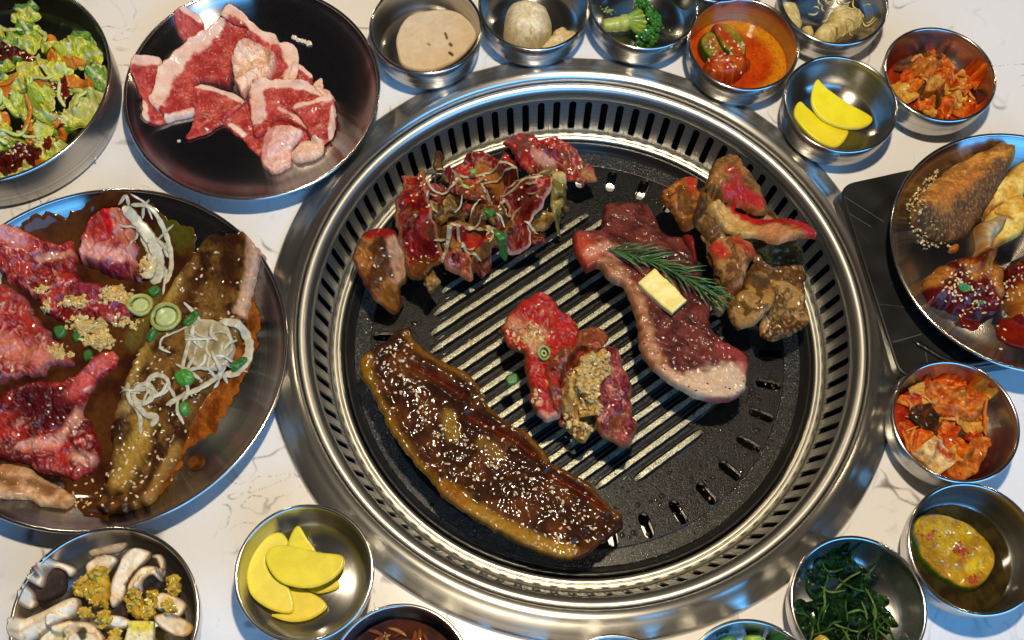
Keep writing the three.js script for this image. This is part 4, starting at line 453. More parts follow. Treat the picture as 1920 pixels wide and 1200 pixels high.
  cut('triangular red slice with a fat top edge at the front of the raw beef', [[-.2734, -.1468], [-.2646, -.1473], [-.2556, -.1453], [-.2389, -.1378], [-.2446, -.1275], [-.2519, -.1174], [-.2718, -.1037], [-.2699, -.1209]], [fz([[-.2731, -.1468], [-.256, -.1453], [-.2392, -.1373]], 0.0032)], { amp: 0.0018, ang: 2.6, lift: 0.0006 });
  cut('pinkish white fat piece pointing down at the front of the raw beef', [[-.2169, -.1176], [-.2106, -.12], [-.1952, -.1145], [-.2007, -.1049], [-.2003, -.091], [-.2098, -.0827], [-.2206, -.0933]], [{ l: [[-.2199, -.0934], [-.2167, -.1164]], w: 0.003, c: K.lean2, k: 0.6 }], { tone: { a: [0.72, 0.4, 0.36], b: [0.82, 0.56, 0.48], m: 0.05 }, amp: 0.003, ang: 1.3, t: 0.005 });
  cut('rounded white fat piece at the lower right of the raw beef', [[-.1966, -.1086], [-.1813, -.1103], [-.1806, -.1005], [-.1885, -.0947], [-.2001, -.0947]], [{ l: [[-.192, -.1017], [-.1821, -.1056]], w: 0.004, c: [0.72, 0.36, 0.2], k: 0.5 }], { tone: { a: [0.74, 0.5, 0.42], b: [0.82, 0.64, 0.54], m: 0.02 }, amp: 0.0016, t: 0.006, edge: 0.005 });
  const cr = group0('fat_crumbs', 'white crumbs of fat on the bare right side of the raw beef plate', 'crumbs', [-.2087, -.192]);
  crumbsAt(cr, [...spread(16, (i) => { const [x, z] = [[-.215, -.1929]][0]; return [x + 0.0009 * i + 0.0004 * gauss(), z + 0.0003 * i + 0.0006 * gauss()]; }), ...[[-.2764, -.1022], [-.2599, -.1127]]], 0.0013, [0.8, 0.68, 0.5], 'crumb');
}
{ // marinated meat on the large plate
  const p = dish('large', 'large_steel_plate', 'large steel plate of marinated raw meat to the left of the grill', 'plate', [-0.2869, 0.0578]);
  const SA = group0('marinade', 'brown and orange marinade pooled on the large plate under the meat', 'sauce', [-.2427, .0807]);
  part('orange_pool', SA, [[-.2201, .0074], [-.2027, .0149], [-.2006, .031], [-.2023, .0525], [-.206, .0651], [-.2103, .081], [-.2186, .0971], [-.2306, .1098], [-.2337, .1265], [-.2404, .14], [-.2495, .095], [-.2274, .0408]], tone({ a: [0.19, 0.055, 0.008], b: [0.36, 0.13, 0.02], f: 70, sp: 0.2, spf: 500, spc: [0.45, 0.22, 0.06], spk: 0.4 }), { t: 0.0004, edge: 0.004, stiff: 0.002, rag: 0.002 }, M.sauce);
  part('dark_pool', SA, [[-.3645, .022], [-.3558, -.024], [-.3308, -.0344], [-.3, -.0513], [-.2659, -.0372], [-.2506, -.0291], [-.2564, .0111], [-.267, .0412], [-.2677, .0694], [-.2688, .1069], [-.2695, .1428], [-.2634, .1565], [-.2849, .1506], [-.3061, .1269], [-.3377, .1266], [-.3615, .0717]], tone({ a: [0.06, 0.016, 0.006], b: [0.12, 0.045, 0.01], f: 30, z: [{ l: [[-.2696, .0124], [-.2767, .0421]], w: 0.008, h: 0.2, c: [0.2, 0.16, 0.04], k: 0.8 }, { l: [[-.2659, -.0372], [-.2573, -.0284]], w: 0.012, h: 0.2, c: [0.12, 0.1, 0.015] }] }), { s: 0.001, t: 0.0011, edge: 0.003, stiff: 0.002, rag: 0.002 }, M.sauce);
  part('drip', SA, [[-.2286, .1159], [-.2245, .1106], [-.2183, .1129], [-.2178, .1194], [-.2233, .1219]], tone({ a: [0.1, 0.03, 0.008], b: [0.2, 0.08, 0.015] }), { t: 0.001, edge: 0.002, stiff: 0.002 }, M.sauce);
  const G = 'marinated raw beef heaped on the large plate', wet = (z, o = {}) => RAW({ l: [[0.46, 0.06, 0.045], K.deep], mc: [0.86, 0.52, 0.44], ma: 0.85, a: [0.26, 0.012, 0.014], b: [0.46, 0.05, 0.04], f: 60, m: 0.13, mf: 150, z, ...o });
  const cut = (label, pts, z, o = {}) => piece('beef_slice', label, 'beef', pts, wet(z, o.tone), { t: 0.0042, edge: 0.0025, rag: 0.0014, stiff: 0.006, hn: crumple((o.amp ?? 0.0042) * 0.75), ...o }, M.wet, G);
  cut('pink marbled beef at the left edge of the photo on the large plate', [[-.3695, .0156], [-.3507, .0192], [-.339, .0307], [-.3267, .0434], [-.3166, .0544], [-.3077, .0619], [-.3233, .0641], [-.3252, .0712], [-.3374, .0724], [-.3532, .0784]], [{ l: [[-.3532, .0534], [-.3392, .0573], [-.3226, .0592]], w: 0.011, h: 0.1, c: [0.74, 0.34, 0.26], k: 0.7 }, { edge: 1, w: 0.003, c: [0.3, 0.13, 0.13], k: 0.6 }], {});
  cut('red marbled beef slice at the upper left of the large plate', [[-.3732, -.0142], [-.3559, -.019], [-.3325, -.0154], [-.3259, -.0191], [-.3187, .0033], [-.3031, .0076], [-.2883, .0164], [-.2791, .0238], [-.2887, .0312], [-.3028, .0326], [-.3265, .0332], [-.3381, .0236], [-.3511, .0147], [-.3594, .0134], [-.3683, -.002]], [{ l: [[-.3681, -.014], [-.356, -.0126]], w: 0.008, h: 0.2, c: [0.74, 0.36, 0.32], k: 0.8 }, { l: [[-.3104, .0106], [-.2902, .0195]], w: 0.01, h: 0.2, c: [0.3, 0.05, 0.1], k: 0.8 }, { l: [[-.3439, -.0045], [-.3252, -.0101]], w: 0.003, h: 0.3, c: K.fatp, k: 0.7 }], { amp: 0.005 });
  cut('curled pink beef slice at the top of the heap on the large plate', [[-.321, -.0143], [-.3186, -.0273], [-.3098, -.0389], [-.2966, -.0391], [-.2882, -.0282], [-.285, -.0097], [-.2809, .0002], [-.2935, .0015], [-.3073, -.0026], [-.3185, -.0063]], [{ l: [[-.3175, -.0135], [-.3, -.0097], [-.2873, -.0129]], w: 0.008, h: 0.2, c: [0.78, 0.45, 0.42], k: 0.9 }, { l: [[-.304, -.0357], [-.2917, -.0256]], w: 0.008, h: 0.2, c: [0.74, 0.34, 0.22], k: 0.7 }, { l: [[-.3, -.0023], [-.2901, -.0026]], w: 0.006, h: 0.2, c: [0.2, 0.01, 0.05], k: 0.9 }, { l: [[-.3071, -.0373], [-.3026, -.0263]], w: 0.003, c: [0.6, 0.03, 0.04] }], { amp: 0.005, t: 0.008, ang: 0.1 });
  cut('dark glistening beef lying in sauce at the lower left of the large plate', [[-.3477, .0874], [-.3329, .0764], [-.3124, .072], [-.3032, .0659], [-.2977, .055], [-.2865, .051], [-.2828, .0591], [-.291, .0702], [-.2956, .0809], [-.296, .0904], [-.2869, .1025], [-.2792, .1198], [-.2895, .1321], [-.3057, .1307], [-.3203, .127], [-.3385, .1229]], [{ l: [[-.288, .0547], [-.2965, .067], [-.3045, .0814]], w: 0.006, h: 0.3, c: [0.66, 0.18, 0.16], k: 0.8 }, { l: [[-.3255, .0869], [-.308, .0936]], w: 0.016, h: 0.2, c: [0.1, 0.006, 0.018], k: 0.9 }, { l: [[-.3248, .1151], [-.3068, .1117], [-.2955, .0924]], w: 0.005, h: 0.2, c: [0.76, 0.42, 0.33], k: 0.8 }, { l: [[-.2942, .1187], [-.2843, .121]], w: 0.005, h: 0.2, c: K.fatp, k: 0.8 }], { amp: 0.0045, ang: 0.7, tone: { a: [0.16, 0.006, 0.012], b: [0.46, 0.04, 0.04] } });
  piece('pork_slice', 'pale sauced pork piece at the bottom left of the large plate', 'pork', [[-.3372, .1306], [-.3207, .128], [-.3069, .1348], [-.2956, .1391], [-.2874, .1453], [-.2894, .1515], [-.303, .1512], [-.3156, .1486], [-.3322, .1502]], tone({ a: [0.5, 0.27, 0.14], b: [0.74, 0.48, 0.3], f: 70, z: [{ l: [[-.3137, .1377], [-.3001, .1427]], w: 0.005, h: 0.1, c: K.brown, k: 0.8 }, { l: [[-.3323, .1378], [-.3224, .1401]], w: 0.006, h: 0.1, c: K.brown, k: 0.8 }, { edge: 1, w: 0.002, c: [0.66, 0.45, 0.24], k: 0.6 }] }), { t: 0.008, edge: 0.006, rag: 0.001, hn: buckle(0.0025, 70, 0.4, 0.0006) }, M.glaze);
  const rib = group0('raw_short_rib', 'long raw short rib coated in brown marinade along the right of the large plate', 'rib', [-.2419, .0673]);
  const RP = [[-.2414, -.0271], [-.2246, -.0277], [-.2112, -.0272], [-.2043, -.0184], [-.2049, -.0038], [-.208, .0171], [-.2111, .0354], [-.2157, .0517], [-.2231, .0697], [-.2295, .0836], [-.2329, .1102], [-.2383, .1286], [-.2406, .1431], [-.253, .1503], [-.2645, .1529], [-.2726, .148], [-.2728, .1318], [-.2739, .1141], [-.2769, .0959], [-.276, .0769], [-.2728, .0573], [-.2679, .0371], [-.2648, .0166], [-.2588, -.0001], [-.2508, -.0155]];
  part('meat', rib, RP, tone({ gm: 1.1, a: [0.045, 0.017, 0.005], b: [0.2, 0.1, 0.024], f: 62, z: [
    { l: [[-.2086, -.0236], [-.2081, -.0049], [-.2116, .0193]], w: 0.0055, h: 0.5, c: [0.52, 0.32, 0.2] }, { l: [[-.2564, .0019], [-.2632, .0263], [-.2687, .0517], [-.2732, .0763]], w: 0.0065, h: 0.2, c: [0.34, 0.22, 0.05] }, { l: [[-.2626, .1315], [-.2584, .1117], [-.2565, .095]], w: 0.0095, h: 0.2, c: [0.4, 0.25, 0.05], k: 0.9 }, { l: [[-.2352, .1095], [-.2403, .131], [-.2426, .1424]], w: 0.004, h: 0.3, c: [0.34, 0.19, 0.05], k: 0.8 }, { l: [[-.2239, -.0221], [-.2233, .0003]], w: 0.012, h: 0.1, c: [0.055, 0.018, 0.006], k: 0.9 }, { l: [[-.242, -.0015], [-.2484, .0175]], w: 0.007, h: 0.1, c: [0.06, 0.02, 0.006], k: 0.8 }, { l: [[-.2757, .0901], [-.2686, .0861]], w: 0.006, h: 0.1, c: [0.38, 0.26, 0.1], k: 0.6 }, { l: [[-.2529, .1449], [-.247, .1364], [-.2432, .1168]], w: 0.004, h: 0.1, c: [0.05, 0.02, 0.006], k: 0.8 } ] }), { s: 0.0007, t: 0.009, edge: 0.006, rag: 0.001, stiff: 0.02, hn: (x, z, d, s) => 0.0015 * fbm(x, z, 50, s) + 0.0005 * fbm(x, z, 220, s + 3) + 0.0002 * nz(x, z, 560, s) });
  seedsAt(rib, [...scatterIn(RP, 150, (x, z) => 0.35 + 0.65 * sst(nz(x, z, 45, 8), -0.3, 0.5)), ...scatterIn([[-.2765, .1309], [-.2372, .1075], [-.2284, .136], [-.2683, .154]], 14), ...scatterIn([[-.3027, .1398], [-.2796, .1311], [-.272, .1512], [-.2838, .1539]], 16)]);
  const g = group0('minced_garlic', 'minced garlic heaped over the marinated beef on the large plate', 'garlic', [-.316, .032]);
  for (const pp of [[[-.3269, .0384], [-.3209, .0364], [-.3183, .0418], [-.3227, .0451]], [[-.3049, .0521], [-.3007, .0506], [-.2987, .0567], [-.3028, .0585]], [[-.3145, .0414], [-.3099, .0388], [-.3074, .0442], [-.3121, .0461]]]) part('scallion_slice', g, pp, flat(K.scald), { t: 0.0022, edge: 0.001 }, M.leaf);
  for (const q of [[[-.302, .0107], [-.2948, .0064], [-.2849, .0108], [-.2848, .0173], [-.2935, .0197]], [[-.3234, .0203], [-.3159, .0174], [-.3071, .0201], [-.3127, .0243]], [[-.3168, .0347], [-.308, .0303], [-.2943, .0332], [-.2964, .0383], [-.3091, .0396]], [[-.3058, .0427], [-.2967, .0396], [-.2875, .043], [-.2914, .049], [-.301, .0492]], [[-.2819, -.0123], [-.2752, -.0122], [-.2729, -.0043], [-.2778, -.0023]]]) part('paste', g, q, tone({ a: [0.5, 0.36, 0.13], b: [0.66, 0.5, 0.22], f: 160 }), { t: 0.0016, edge: 0.0016, rag: 0.0026, stiff: 0.002, hn: buckle(0.0012, 200, 0.3, 0.0006) }, M.glaze);
  crumbsAt(g, [...around(...[-.2925, .0143], 0.011, 0.007, 90), ...around(...[-.3369, .0161], 0.006, 0.004, 26), ...around(...[-.3159, .0219], 0.011, 0.004, 60), ...around(...[-.3068, .0355], 0.017, 0.006, 130), ...around(...[-.2973, .0443], 0.013, 0.006, 90), ...around(...[-.319, .0552], 0.009, 0.006, 60), ...around(...[-.278, -.0082], 0.007, 0.008, 70), ...around(...[-.3324, .0264], 0.006, 0.004, 26), ...around(...[-.2824, .0304], 0.01, 0.005, 30)], 0.0012, [0.64, 0.46, 0.17]);
  const os = (name, label, pts, w, o = {}, c = [0.5, 0.45, 0.28]) => tag(put(name, ribbon(pts, w * 0.9, o.t ?? 0.0005, (x, z, u, q) => mixc(c, [0.86, 0.82, 0.66], 0.5 + 0.5 * nz(x, z, 240, 2)), { lift: 0.0003, ...o }), M.onion), label, 'onion', 'onion slices on the large plate');
  os('onion_slice', 'broad pale onion slice curving down behind the beef at the top of the large plate', [[-.2962, -.0406], [-.2858, -.0332], [-.2754, -.0209], [-.2705, -.0083], [-.2722, .003]], 0.0085);
  os('onion_slice', 'thin outer onion arc nearest the rim at the top of the large plate', [[-.2925, -.0436], [-.2805, -.0433], [-.2718, -.0338], [-.2651, -.0192], [-.2632, -.0063], [-.2659, .0033]], 0.0036);
  os('onion_slice', 'short onion strand with a pointed end at the top of the large plate', [[-.3, -.0425], [-.2953, -.0476], [-.2934, -.042]], 0.003);
  os('onion_slice', 'yellowish onion slice beside the garlic at the top of the large plate', [[-.2848, -.0287], [-.2772, -.0181], [-.275, -.0041], [-.2787, .0007]], 0.007, {}, [0.66, 0.55, 0.2]);
  piece('onion_slice', 'wide translucent onion disc at the upper right of the short rib', 'onion', [[-.2446, .0336], [-.2391, .028], [-.2294, .0271], [-.219, .0303], [-.2133, .0404], [-.214, .0492], [-.2204, .0586], [-.2299, .0595], [-.2384, .0541], [-.2424, .0433]], (x, z, d, s) => mixc([0.42, 0.3, 0.12], [0.74, 0.68, 0.46], clamp(0.35 + 0.5 * nz(x, z, 90, s) + (1 - sst(d, 0, 0.003)) * 0.6, 0, 1)), { t: 0.0016, edge: 0.0008, rag: 0.0004 }, M.onion);
  os('onion_ring', 'large pale onion ring hooked round the disc on the short rib', [[-.223, .0284], [-.2121, .0291], [-.205, .038], [-.2046, .0478], [-.2104, .057], [-.2174, .0594]], 0.0068);
  os('onion_ring', 'small onion ring in the centre of the wide disc on the short rib', ring(...[-.2216, .0435], 0.0075, 0.0085), 0.002, { closed: true });
  os('onion_strand', 'long onion strand trailing down to the left from the rings on the short rib', [[-.2155, .0518], [-.2198, .0619], [-.2277, .0713], [-.2377, .0774], [-.2459, .0842]], 0.004);
  os('onion_strand', 'thin onion strand left of the wide disc on the short rib', [[-.2424, .0334], [-.2513, .0378], [-.257, .0419], [-.2564, .0482], [-.2501, .0504]], 0.0016);
  os('onion_strand', 'onion strand looping down from the rings to the green scallion', [[-.2389, .0334], [-.2402, .047], [-.2407, .0609], [-.2349, .0741], [-.2368, .081]], 0.0026);
  os('onion_ring', 'upper of the two small white onion rings side by side on the short rib', ring(...[-.2536, .0718], 0.0062, 0.0062), 0.0032, { closed: true });
  os('onion_ring', 'lower left of the two small white onion rings side by side on the short rib', ring(...[-.2609, .0783], 0.0058, 0.006), 0.004, { closed: true });
  os('onion_strand', 'drooping onion strand at the lower left end of the short rib topping', [[-.2714, .0721], [-.2686, .0821], [-.2611, .0904], [-.2572, .1033]], 0.003);
  os('onion_strand', 'pair-like wide onion strand below the small white rings on the short rib', [[-.2652, .0834], [-.2566, .091], [-.2507, .0921], [-.2519, .0982]], 0.0045);
  const shreds = group0('onion_shreds', 'thin white onion shreds heaped on the raw short rib of the large plate', 'onion', [-.2315, .0422]); R = mulberry(61);
  for (const [x, z] of [...scatterIn([[-.2447, .0329], [-.228, .0258], [-.2119, .0332], [-.2099, .0541], [-.2277, .0627], [-.2377, .0774], [-.2489, .0852], [-.2629, .0866], [-.2688, .0736], [-.2529, .0652], [-.2446, .0505]], 26), ...scatterIn([[-.293, -.0401], [-.2797, -.0415], [-.2669, -.0237], [-.2638, -.0015], [-.2709, .0011], [-.2842, -.0257]], 14)]) { const a = R() * TAU, l = 0.005 + 0.005 * R(), b = a + 1.8 * (R() - 0.5); put('shred', ribbon([[x, z], [x + l * Math.cos(a), z + l * Math.sin(a)], [x + l * (Math.cos(a) + Math.cos(b)), z + l * (Math.sin(a) + Math.sin(b))]], 0.0014 + 0.0014 * R(), 0.0005, flat(R() > 0.4 ? [0.7, 0.66, 0.5] : [0.82, 0.8, 0.7]), { around: 6 }), M.onion, shreds); }
  const rng = (label, px, r1, col) => { const q = thing('scallion_slice', label, 'scallion', [px[0], gy(...px), px[1]], 'round scallion slices on the large plate'); put('skin', ribbon(ring(px[0], px[1], r1, r1 * 0.95), 0.0028, 0.003, flat(col), { closed: true, lift: 0.0004 }), M.leaf, q); put('core', slab({ pts: ring(px[0], px[1], r1 * 0.82, r1 * 0.78), t: 0.0022, edge: 0.0015, col: flat(K.scalp) }), M.leaf, q); return q; };
  rng('round pale green scallion slice on the upper left edge of the short rib', [-.2574, .028], 0.0086, [0.36, 0.4, 0.1]);
  rng('smaller pale green scallion slice on the bare steel left of the short rib', [-.2769, .0185], 0.0068, [0.4, 0.44, 0.12]);
  const gs = group0('scallion_bits', 'bright green scallion pieces tucked under the onion on the short rib', 'scallion', [-.2384, .0668]);
  for (const [pp, c] of [[[[-.245, .0644], [-.2394, .0604], [-.2334, .0633], [-.2335, .0695], [-.2406, .0708]], [0.06, 0.28, 0.03]], [[[-.2383, .0825], [-.2338, .081], [-.2319, .0876], [-.236, .0893]], [0.05, 0.24, 0.03]], [[[-.2147, .0532], [-.2077, .0465], [-.2037, .0486], [-.2074, .0542], [-.2123, .0575]], K.scald], [[[-.2467, .0313], [-.2403, .0217], [-.237, .0235], [-.243, .0334]], K.scald], [[[-.268, .0415], [-.2633, .036], [-.2603, .0378], [-.264, .0453]], K.scald], [[[-.2753, .0079], [-.2702, .0037], [-.2661, .007], [-.2702, .0118]], K.scald]]) part('scallion_slice', gs, pp, flat(c), { t: 0.0022, edge: 0.0012, hn: buckle(0.0006, 150, 0.3) }, M.leaf);
}
{ // fried things on the plate at the right
  const p = dish('plate', 'steel_plate', 'steel plate of fried snacks on the black stand at the right', 'plate', [0.2712, -0.0636], 'round steel plates', 0.0118);
  const K1 = [[.2044, -.0846], [.2085, -.0964], [.2178, -.1089], [.2334, -.1242], [.2488, -.1339], [.2637, -.1409], [.2724, -.1385], [.2732, -.1317], [.2654, -.1139], [.2569, -.0983], [.2457, -.0823], [.236, -.0759], [.2243, -.0732], [.2115, -.0765]], sp = [[.2042, -.0823], [.2184, -.0916], [.2326, -.1009], [.2508, -.1146], [.2677, -.1305]];
  piece('fried_cutlet', 'thick golden-brown fried breaded piece at the back of the right-hand plate', 'fried food', K1, tone({ a: [0.3, 0.13, 0.022], b: [0.62, 0.32, 0.06], f: 90, z: [{ l: [[.2218, -.0919], [.2362, -.1032], [.2508, -.1146]], w: 0.009, h: 0.2, c: [0.46, 0.17, 0.022], k: 0.9 }, { l: [[.2403, -.085], [.2514, -.0959], [.2631, -.1129]], w: 0.016, h: 0.6, c: [0.13, 0.055, 0.016], k: 0.9 }, { l: [[.2093, -.0798], [.2209, -.0752]], w: 0.012, h: 0.3, c: [0.09, 0.04, 0.012], k: 0.9 }], sp: 0.3, spf: 520, spc: [0.56, 0.34, 0.12], spk: 0.5 }), { t: (x, z, d) => 0.009 + 0.01 * Math.exp(-((lineD(sp, x + 0.002 * nz(x, z, 140, 3), z + 0.002 * nz(x, z, 140, 6)) / 0.011) ** 2)), edge: 0.007, rag: 0.0008, stiff: 0.015, hn: (x, z, d, s) => 0.0016 * fbm(x, z, 130, s) + 0.0009 * nz(x, z, 380, s) + 0.0006 * nz(x, z, 760, s) }, M.matte);
  const fried = (o = {}) => tone({ a: [0.62, 0.36, 0.05], b: [0.8, 0.58, 0.16], f: 60, ...o });
  piece('fried_wonton', 'upper yellow fried wonton wrapper beside the brown cutlet', 'fried food', [[.2552, -.0955], [.2601, -.1058], [.2718, -.125], [.2831, -.1339], [.282, -.1109], [.2678, -.1031], [.2571, -.0933]], fried({ z: [{ l: [[.2558, -.0948], [.2674, -.1022]], w: 0.004, h: 0.2, c: [0.3, 0.1, 0.02], k: 0.8 }] }), { t: 0.006, edge: 0.004, stiff: 0.01, hn: buckle(0.0045, 45, 1.1, 0.0004) }, M.dry, 'fried wontons on the right-hand plate');
  piece('fried_wonton', 'lower yellow fried wonton wrapper at the right edge of the photo', 'fried food', [[.2563, -.0921], [.2642, -.1011], [.2819, -.1097], [.2808, -.0865], [.2669, -.0754], [.2579, -.0699], [.2595, -.0812]], fried({ z: [{ l: [[.2584, -.0711], [.2669, -.0758]], w: 0.003, h: 0.2, c: [0.4, 0.17, 0.03], k: 0.8 }, { l: [[.2609, -.0937], [.2717, -.0913]], w: 0.0018, h: 0.2, c: [0.25, 0.13, 0.03], k: 0.8 }] }), { t: 0.007, edge: 0.004, stiff: 0.01, hn: buckle(0.004, 45, 0.4, 0.0004) }, M.dry, 'fried wontons on the right-hand plate');
  const sauced = (z, o = {}) => tone({ a: [0.1, 0.006, 0.005], b: [0.19, 0.012, 0.006], f: 60, z, ...o }), lump = (x, z, d, s) => 0.0045 * fbm(x, z, 75, s) + 0.0022 * (0.5 - Math.abs(nz(x, z, 150, s + 4))) + 0.0012 * nz(x, z, 300, s) + 0.0005 * nz(x, z, 620, s), cru = (x, z, d, s) => mixc([0.36, 0.14, 0.02], [0.5, 0.24, 0.05], 0.5 + 0.6 * nz(x, z, 200, s));
  const c1 = group0('glazed_chicken', 'chicken piece in dark red glaze with its bone end up, front of the right-hand plate', 'chicken', [.2379, -.0422]);
  part('bone_end', c1, [[.2485, -.085], [.256, -.0889], [.265, -.0856], [.2602, -.0766], [.2564, -.0682], [.2536, -.0539], [.2442, -.0537], [.2488, -.0705]], tone({ a: [0.42, 0.2, 0.045], b: [0.55, 0.38, 0.18], f: 90, z: [{ l: [[.2574, -.0848], [.2538, -.0729]], w: 0.007, h: 0.2, c: [0.5, 0.42, 0.28], k: 0.8 }] }), { t: 0.014, edge: 0.006, rag: 0.0006, stiff: 0.012, hn: buckle(0.0016, 100, 0.4, 0.0005) }, M.dry);
  part('meat', c1, [[.2103, -.0344], [.2136, -.044], [.2225, -.0528], [.2356, -.0606], [.2487, -.0627], [.2577, -.0594], [.2643, -.0525], [.2631, -.0382], [.2592, -.0271], [.2463, -.0203], [.2346, -.021], [.2207, -.0225], [.2125, -.0254]], sauced([{ l: [[.2133, -.0387], [.2221, -.0452]], w: 0.008, h: 0.3, c: cru }, { l: [[.2383, -.0507], [.2401, -.0459]], w: 0.007, h: 0.3, c: cru }, { l: [[.2512, -.0501], [.2577, -.047]], w: 0.0075, h: 0.3, c: cru }, { l: [[.2435, -.0614], [.252, -.0608]], w: 0.004, h: 0.3, c: cru }, { l: [[.2558, -.0393], [.2576, -.0373]], w: 0.005, h: 0.3, c: cru }]), { t: 0.014, edge: 0.01, rag: 0.0012, stiff: 0.01, hn: lump }, M.sauce);
  const c2 = group0('glazed_chicken', 'second red-glazed chicken piece cut off by the right edge of the photo', 'chicken', [.2717, -.0419]);
  part('meat', c2, [[.2645, -.0552], [.2733, -.0622], [.283, -.0639], [.2809, -.0234], [.2739, -.0191], [.2681, -.0214], [.2641, -.0306]], sauced([{ l: [[.2684, -.0332], [.2772, -.0378]], w: 0.008, h: 0.3, c: cru }, { l: [[.2691, -.0223], [.2762, -.0266]], w: 0.006, h: 0.3, c: cru }]), { t: 0.016, edge: 0.01, rag: 0.0009, stiff: 0.01, hn: lump }, M.sauce);
  for (const pp of [[[.2281, -.0344], [.233, -.0371], [.2384, -.034], [.2335, -.0309], [.2296, -.0312]]]) part('scallion_slice', c1, pp, flat([0.05, 0.26, 0.08]), { t: 0.0018, edge: 0.001 }, M.leaf);
  part('scallion_slice', c1, [[.2386, -.0249], [.2437, -.0269], [.2458, -.0235], [.241, -.0208]], flat(K.scald), { t: 0.0018, edge: 0.001 }, M.leaf);
  seedsAt(c1, [...scatterIn([[.2211, -.0468], [.2432, -.0528], [.2561, -.0466], [.2551, -.0264], [.2456, -.0182], [.2275, -.0182], [.2184, -.0299]], 80, (x, z) => 0.2 + 0.8 * sst(nz(x, z, 70, 3), -0.3, 0.4)), ...scatterIn([[.2167, -.0391], [.2295, -.0293], [.2489, -.0202], [.2192, -.0246]], 14)]);
  seedsAt(c2, scatterIn([[.2615, -.051], [.2771, -.0563], [.275, -.0339], [.2613, -.0288]], 26));
  const sd = group0('glaze_drips', 'red glaze dripped on the steel at the front of the right-hand plate', 'sauce', [.2636, -.0061]);
  part('pool', sd, [[.2573, -.0132], [.262, -.0217], [.2704, -.0218], [.2803, -.0191], [.2798, -.0027], [.2671, -.0025], [.2591, -.0061]], tone({ a: [0.17, 0.01, 0.004], b: [0.24, 0.02, 0.005] }), { t: 0.002, edge: 0.003, stiff: 0.002 }, M.sauce);
  part('smear', sd, [[.2351, -.0219], [.2469, -.0231], [.2463, -.0139], [.241, -.0108], [.2352, -.0139]], tone({ a: [0.12, 0.015, 0.005], b: [0.2, 0.02, 0.006] }), { t: 0.001, edge: 0.002, stiff: 0.002 }, M.sauce);
  seedsAt(sd, [[.2583, -.0163], [.2621, -.0138], [.2608, -.0065], [.2596, -.0078], [.2576, .0007]]);
  const cb = group0('fried_crumbs', 'toasted crumbs and sesame scattered on the left side of the right-hand plate', 'crumbs', [.2106, -.0757]);
  crumbsAt(cb, [...scatterIn([[.2009, -.0924], [.2162, -.1161], [.2272, -.1233], [.2136, -.0997], [.2092, -.0834], [.2039, -.0809]], 90), ...scatterIn([[.2039, -.0809], [.2177, -.0804], [.2344, -.0704], [.2134, -.0652]], 40)], 0.0007, [0.55, 0.42, 0.2], 'crumb');
  seedsAt(cb, [[.211, -.0769], [.2147, -.0758], [.2147, -.0688], [.223, -.07], [.2138, -.0714]]);
  piece('crust_flake', 'tiny orange flake of fried crust lying alone on the steel between cutlet and chicken', 'crumb', [[.2315, -.0678], [.2353, -.0724], [.2379, -.07], [.237, -.0668], [.2341, -.0654]], tone({ a: [0.35, 0.12, 0.02], b: [0.5, 0.2, 0.03] }), { t: 0.003, edge: 0.002, rag: 0.0006 }, M.dry);
}
